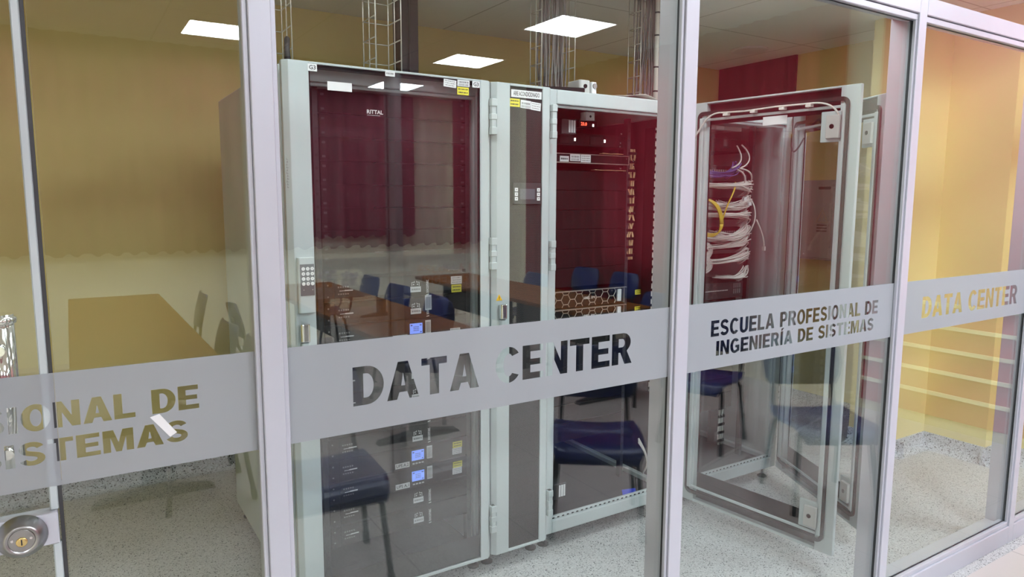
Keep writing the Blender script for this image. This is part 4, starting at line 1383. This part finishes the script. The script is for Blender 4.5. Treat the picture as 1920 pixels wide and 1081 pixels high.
for i in range(7):
    if i == 0:
        br = empty('blanking_panel', (PX0, PY + 0.03, 0.42))
        tag(br, 'plain black blank cover under the dark switch in the last rack', 'blanking panel', 'black blank covers in the last rack')
        MB().box(0, PX1 - PX0 - 0.02, 0, 0.012, 0.001, 0.09).build('cover', M['blackp'], br, bevel=0.0015, seg=1)
    else:
        dup(br, (PX0, PY + 0.03, 0.42 + i * 0.091))

# ---- on top of the racks
cm = empty('security_camera', (1.99, 2.585, RT + 0.004))
tag(cm, 'small pale grey box camera lying on top of the open rack', 'camera')
MB().rbox(0.0, 0.062, 0, 0.10, 0.008, 0.068, 0.008).build('housing', M['camgrey'], cm, bevel=0.004, seg=2)
MB().box(0.066, 0.092, -0.004, 0.05, 0.010, 0.062).box(0.040, 0.115, -0.02, 0.05, 0.0, 0.008).build('bracket', M['white'], cm, bevel=0.002, seg=1)
MB().lathe([(0, 0.012), (0.006, 0.011)], (0.080, -0.004, 0.044), (0, -1, 0), 16).build('pivot', M['steel'], cm)
MB().lathe([(0, 0.010), (0.004, 0.009)], (0.03, 0.0, 0.04), (0, -1, 0), 16).build('lens', M['black'], cm)
tag(MB().prism([(1.80, 2.60), (1.985, 2.54), (1.985, 2.66), (1.86, 2.70)], 'z', RT + 0.004, RT + 0.028).build('cardboard_tray', M['black'], None, bevel=0.003, seg=1), 'flat dark tray on the rack top beside the grey camera', 'tray')
sh = MB()
nx, ny = 14, 5
vs = []
for j in range(ny + 1):
    for i in range(nx + 1):
        u, v = i / nx, j / ny
        hgt = 0.004 + 0.024 * math.exp(-((u - 0.42 + 0.1 * v) / 0.16) ** 2) + 0.004 * math.sin(u * 9 + v * 3)
        vs.append((2.16 + 0.46 * u, 2.54 + 0.30 * v + 0.02 * u, RT + 0.006 + max(0, hgt)))
fs = []
for j in range(ny):
    for i in range(nx):
        a = j * (nx + 1) + i
        fs.append((a, a + 1, a + nx + 2, a + nx + 1))
sh.add(vs, fs, 0, True)
so = sh.build('paper_sheet', M['paper'])
md = so.modifiers.new('thickness', 'SOLIDIFY'); md.thickness = 0.0012
tag(so, 'crumpled cream paper sheet on top of the open rack', 'paper')


# wire cable trays rising to the ceiling, network cables in two of them
def wire_tray(x0, x1, y, dep, label):
    t = empty('wire_cable_tray', (x0, y, RT + 0.004))
    tag(t, label, 'cable tray', 'wire cable trays above the racks')
    H = DZ - RT - 0.006
    w = x1 - x0
    m = MB()
    r = 0.0026
    for xx in (0, w * 0.5, w):
        m.tube([(xx, dep, 0), (xx, dep, H)], r, 6)
    for yy in (0, dep * 0.5):
        for xx in (0, w):
            m.tube([(xx, yy, 0), (xx, yy, H)], r, 6)
    for k in range(9):
        z = 0.03 + k * 0.085
        if z > H: break
        m.tube([(0, 0, z), (0, dep, z), (w, dep, z), (w, 0, z)], r, 6)
    m.build('wire_mesh', M['zinc'], t)
    return t


wire_tray(0.705, 0.785, 2.86, 0.14, 'wire cable tray rising above the left edge of the keypad rack, empty')
wire_tray(1.130, 1.245, 2.86, 0.14, 'empty wire cable tray in front of the dark post')
wire_tray(2.030, 2.235, 2.95, 0.10, 'wire cable tray holding the grey cables behind the camera')
wire_tray(2.680, 2.925, 2.95, 0.10, 'wire cable tray holding grey cables, nearest to the right post')


def cables_up(x0, x1, y, n, label, seed):
    rnd = random.Random(seed)
    m = MB()
    H = DZ - RT - 0.01
    for i in range(n):
        xx = x0 + (x1 - x0) * (i + 0.5) / n
        yy = y + rnd.uniform(-0.025, 0.025)
        ph = rnd.uniform(0, 6)
        p = [(xx + 0.004 * math.sin(ph + t), yy + 0.006 * math.cos(ph * 2 + t), RT + 0.006 + H * t / 8) for t in range(9)]
        m.tube(p, 0.0046, 6)
    return tag(m.build('cable_bundle', M['cable_g']), label, 'cable bundle', 'grey cables rising from the racks')


cables_up(2.045, 2.210, 3.0, 26, 'grey network cables rising to the ceiling behind the camera', 1)
cables_up(2.695, 2.910, 3.0, 32, 'grey network cables rising to the ceiling near the second post', 2)
pipe = MB().tube([(2.81, 2.965, RT + 0.006), (2.81, 2.965, DZ - 0.002)], 0.013, 12)
for z in (2.2, 2.33, 2.5, 2.62):
    pipe.lathe([(0, 0.0145), (0.008, 0.0145)], (2.81, 2.965, z), (0, 0, 1), 12, 1)
tag(pipe.build('pipe', [M['paper'], M['dark']]), 'pale pipe with dark clips among the grey cables', 'pipe')
tag(MB().box(1.613, 1.724, 3.72, 3.82, 0.0, DZ).box(1.66, 1.672, 3.71, 3.72, 0.0, DZ, 1).build('steel_post', [M['char'], M['dark']], None, bevel=0.003, seg=1), 'dark square steel post behind the left rack', 'post')
ce = MB().tube([(0.70, 2.60, RT + 0.004), (0.695, 2.60, RT + 0.06), (0.705, 2.63, RT + 0.10), (0.72, 2.70, RT + 0.03), (0.72, 2.75, RT + 0.006)], 0.010, 8)
tag(ce.build('power_cable', M['cable_k']), 'thick black cable looping on top of the keypad rack', 'cable')

# electrical cabinet on the right wall
eb = empty('electrical_panel', (XR, 3.30, 1.16))
tag(eb, 'grey electrical panel with warning triangle on the right wall', 'electrical panel')
MB().box(-0.07, 0, -0.15, 0.15, 0, 0.60).build('box', M['panelbox'], eb, bevel=0.004, seg=1)
MB().box(-0.082, -0.07, -0.135, 0.135, 0.015, 0.585).build('cover', M['panelbox'], eb, bevel=0.003, seg=1)
t_ = MB().box(-0.0832, -0.082, -0.12, -0.005, 0.20, 0.40)
tri = [(-0.11, 0.285), (-0.015, 0.285), (-0.0625, 0.38)]
for k in range(3):
    a, b = tri[k], tri[(k + 1) % 3]
    t_.tube([(-0.084, *a), (-0.084, *b)], 0.0022, 5, 1)
t_.tube([(-0.084, -0.0625, 0.345), (-0.084, -0.0625, 0.312)], 0.0025, 5, 1)
for k in range(3):
    t_.box(-0.0840, -0.0832, -0.105, -0.02, 0.215 + k * 0.022, 0.225 + k * 0.022, 2)
t_.build('warning_label', [M['panelbox'], M['kraft'], M['ink']], eb)
MB().box(-0.0835, -0.082, -0.12, -0.02, 0.53, 0.55).build('handle', M['dark'], eb)
MB().lathe([(0, 0.006), (0.003, 0.005)], (-0.082, 0.08, 0.04), (-1, 0, 0), 10).build('knob', M['white'], eb)

# round ceiling vent
rv = empty('ceiling_vent', (4.415, 3.665, DZ))
tag(rv, 'round grey ceiling vent above the open racks', 'vent')
MB().lathe([(0, 0.135), (0.010, 0.13), (0.014, 0.115), (0.008, 0.10), (0.012, 0.085), (0.006, 0.07), (0.010, 0.05), (0.006, 0.02)], (0, 0, 0), (0, 0, -1), 36).build('louvre', M['lampframe'], rv)


# ------------------------------------------------------------------ lamps
def ceiling_light(x, y, z, mat, label, group):
    L = empty('ceiling_light', (x, y, z))
    tag(L, label, 'ceiling light', group)
    f = MB()
    a = 0.31
    f.box(-a, a, -a, -a + 0.014, -0.016, 0).box(-a, a, a - 0.014, a, -0.016, 0).box(-a, -a + 0.014, -a + 0.014, a - 0.014, -0.016, 0).box(a - 0.014, a, -a + 0.014, a - 0.014, -0.016, 0)
    f.build('frame', M['lampframe'], L)
    MB().box(-a + 0.014, a - 0.014, -a + 0.014, a - 0.014, -0.012, -0.004).build('diffuser', mat, L)
    return L


OG = 'square office ceiling lights mirrored in the glass'
spots = [(3.90, -2.37, 'square lit ceiling panel mirrored high in the second pane, larger one'), (3.90, -4.25, 'square lit ceiling panel mirrored above the left rack, smaller one'),
         (1.30, -4.25, 'square lit ceiling panel mirrored beside the first post'), (-0.72, -4.25, 'square lit ceiling panel mirrored at the edge of the glass door'),
         (1.30, -2.37, 'lit office ceiling panel over the table aisle'), (-1.60, -2.37, 'lit office ceiling panel by the far office wall'),
         (2.30, -0.45, 'unseen office ceiling panel added off the grid to light the partition'),  # unseen panel added off the grid for even light on the posts
         (4.20, 0.35, 'lit office ceiling panel by the right end of the partition')]
for x, y, lab in spots:
    ceiling_light(x, y, OZ, M['lamp_o'], lab, OG)
for x, y, lab in ((0.60, 1.9, 'lit ceiling panel over the aisle before the keypad rack'), (1.85, 1.9, 'lit ceiling panel over the aisle before the open rack'), (3.25, 1.9, 'lit ceiling panel over the aisle before the last rack')):
    ceiling_light(x, y, DZ, M['lamp_d'], lab, 'square ceiling lights of the server room')


# ------------------------------------------------------------------ office furniture mirrored in the glass
def curtain(name, axis, a0, a1, c, z0, z1, mat, amp, wl, seed, label):
    rnd = random.Random(seed)
    n = int((a1 - a0) / 0.022)
    vs = []
    ph = 0.0
    rows = 8
    offs = []
    for i in range(n + 1):
        ph += 0.022 / wl * 2 * PI * rnd.uniform(0.6, 1.4)
        offs.append(amp * math.sin(ph) + amp * 0.35 * math.sin(ph * 0.37))
    for r in range(rows + 1):
        z = z0 + (z1 - z0) * r / rows
        for i in range(n + 1):
            a = a0 + (a1 - a0) * i / n
            d = offs[i] * (1.0 - 0.35 * r / rows)
            zz_ = z + (0.02 * math.sin(offs[i] / amp * 1.5) if r == 0 else 0)
            vs.append((a, c + d, zz_) if axis == 'x' else (c + d, a, zz_))
    fs = []
    for r in range(rows):
        for i in range(n):
            k = r * (n + 1) + i
            fs.append((k, k + 1, k + n + 2, k + n + 1))
    o = MB().add(vs, fs, 0, True).build(name, mat)
    return tag(o, label, 'curtain')


curtain('curtain', 'x', -2.75, 4.50, OYB + 0.10, 1.06, OZ - 0.02, M['maroon'], 0.035, 0.17, 5, 'long maroon curtain on the far office wall, mirrored in the glass')
curtain('curtain', 'y', OYB + 0.2, -0.45, OXR - 0.09, 0.35, OZ - 0.02, M['wine'], 0.035, 0.19, 8, 'maroon curtain on the right office wall, mirrored over the open racks')

ch0 = empty('school_chair', (0, 0, 0))
tag(ch0, 'navy plastic chair mirrored low in the open rack', 'chair', 'navy plastic chairs of the office')


def shell(pts, halfw, thick, nacross=8, bow=0.02, axis='seat'):
    """moulded shell: profile pts (y, z) from one end to the other, half width per point"""
    vs = []
    n = len(pts)
    for i, (y, z) in enumerate(pts):
        a = pts[max(0, i - 1)]; b = pts[min(n - 1, i + 1)]
        t = Vector((b[0] - a[0], b[1] - a[1])).normalized()
        nn = Vector((-t[1], t[0]))
        for j in range(nacross + 1):
            s = -1 + 2 * j / nacross
            d = bow * (s * s)
            vs.append((halfw[i] * s, y + nn[0] * d, z + nn[1] * d))
    m0 = len(vs)
    for i, (y, z) in enumerate(pts):
        a = pts[max(0, i - 1)]; b = pts[min(n - 1, i + 1)]
        t = Vector((b[0] - a[0], b[1] - a[1])).normalized()
        nn = Vector((-t[1], t[0]))
        for j in range(nacross + 1):
            s = -1 + 2 * j / nacross
            d = bow * (s * s) - thick
            vs.append((halfw[i] * s, y + nn[0] * d, z + nn[1] * d))
    w = nacross + 1
    fs = []
    for i in range(n - 1):
        for j in range(nacross):
            a = i * w + j
            fs.append((a, a + 1, a + w + 1, a + w))
            fs.append((m0 + a, m0 + a + w, m0 + a + w + 1, m0 + a + 1))
    for i in range(n - 1):
        a, b = i * w, i * w + nacross
        fs.append((a, a + w, m0 + a + w, m0 + a)); fs.append((b, m0 + b, m0 + b + w, b + w))
    for j in range(nacross):
        fs.append((j, m0 + j, m0 + j + 1, j + 1))
        a = (n - 1) * w + j
        fs.append((a, a + 1, m0 + a + 1, m0 + a))
    return MB().add(vs, fs, 0, True)


shell([(-0.19, 0.455), (-0.10, 0.437), (0.02, 0.435), (0.13, 0.445), (0.19, 0.440), (0.225, 0.415), (0.24, 0.385)],
      [0.205, 0.225, 0.23, 0.225, 0.215, 0.205, 0.19], 0.010, 10, 0.014).build('seat', M['navy'], ch0)
shell([(-0.215, 0.58), (-0.222, 0.63), (-0.235, 0.70), (-0.252, 0.77), (-0.268, 0.83), (-0.272, 0.845)],
      [0.19, 0.215, 0.225, 0.22, 0.195, 0.165], 0.010, 10, 0.03).build('backrest', M['navy'], ch0)
for sx in (-1, 1):
    MB().tube([(sx * 0.175, -0.12, 0.428), (sx * 0.175, -0.20, 0.445), (sx * 0.172, -0.228, 0.50), (sx * 0.165, -0.243, 0.64), (sx * 0.16, -0.258, 0.72)], 0.011, 8).build('back_post', M['dark'], ch0)
    for sy in (-1, 1):
        lg_ = MB().tube([(sx * 0.15, sy * 0.10, 0.425), (sx * 0.175, sy * 0.135, 0.415), (sx * 0.19, sy * 0.16, 0.37), (sx * 0.215, sy * 0.21, 0.02)], 0.0125, 10).build('leg', M['dark'], ch0)
        MB().tube([(sx * 0.2125, sy * 0.205, 0.055), (sx * 0.216, sy * 0.212, 0.0)], 0.016, 10).build('foot_cap', M['rubber'], lg_)
fr = MB()
for sy in (-1, 1):
    fr.tube([(-0.15, sy * 0.10, 0.425), (0.15, sy * 0.10, 0.425)], 0.0115, 8)
fr.build('cross_tube', M['chrome'], ch0)
ch0.location = (2.15, 0.24, 0); ch0.rotation_euler = (0, 0, math.radians(36))
CG = 'navy plastic chairs of the office'
R90 = math.radians(90)
for (x, y, rz, lab) in [
    (0.86, 0.03, 6, 'navy plastic chair mirrored in the lower half of the keypad rack'),
    (3.35, 0.66, 30, 'navy plastic chair mirrored low in the open glass doors'),
    (3.52, -0.32, 70, 'navy plastic chair mirrored under the dark switch'),
    (2.27, -3.85, 88, 'navy plastic chair mirrored farthest along the table in the keypad rack'),
    (2.22, -3.00, 84, 'navy plastic chair mirrored at mid-length of the table in the keypad rack'),
    (2.20, -2.22, 92, 'navy plastic chair mirrored nearest along the table in the keypad rack'),
    (0.62, -3.35, 92, 'navy plastic chair mirrored at the far right corner of the table in the narrow pane'),
    (0.53, -1.75, 86, 'navy plastic chair mirrored right of the table in the narrow pane, nearer one'),
    (0.55, -1.15, 90, 'navy plastic chair mirrored right behind the first post'),
    (3.88, -3.25, 90, 'navy plastic chair mirrored in the perforated cooling unit'),
    (4.72, -3.45, 86, 'navy plastic chair mirrored at the left of the open rack above the servers'),
    (4.72, -2.80, 90, 'navy plastic chair mirrored in the middle of the open rack above the servers'),
    (3.85, -1.35, 88, 'navy plastic chair mirrored at the right of the open rack by the yellow stickers'),
    (1.26, -2.50, -90, 'navy plastic chair mirrored behind the keypad'),
]:
    dup(ch0, (x, y, 0), math.radians(rz), lab, CG)

tb0 = empty('office_table', (0.31, -3.42, 0))
TG = 'honey wood office tables'
tag(tb0, 'long wooden table mirrored in the narrow pane, far half', 'table', TG)
MB().box(-0.35, 0.35, -0.77, 0.77, 0.715, 0.75).build('table_top', M['wood'], tb0, bevel=0.004, seg=2)
MB().box(-0.02, 0.02, -0.68, 0.68, 0.40, 0.715).build('modesty_panel', M['char'], tb0)
for sy in (-0.62, 0.62):
    lg_ = MB().box(-0.06, 0.06, sy - 0.03, sy + 0.03, 0.03, 0.715).build('leg', M['char'], tb0, bevel=0.004, seg=1)
    MB().prism([(-0.30, 0.0), (0.30, 0.0), (0.28, 0.02), (0.06, 0.05), (-0.06, 0.05), (-0.28, 0.02)], 'y', sy - 0.035, sy + 0.035).build('foot', M['char'], lg_)
for (x, y, lab) in [(0.31, -1.87, 'long wooden table mirrored in the narrow pane, near half'),
                    (1.93, -3.55, 'long wooden table mirrored in the keypad rack, far half'), (1.93, -2.00, 'long wooden table mirrored in the keypad rack, near half'),
                    (3.62, -3.60, 'long wooden table mirrored by the cooling unit, far half'), (3.62, -2.05, 'long wooden table mirrored by the honeycomb servers, near half')]:
    dup(tb0, (x, y, 0), 0, lab, TG)
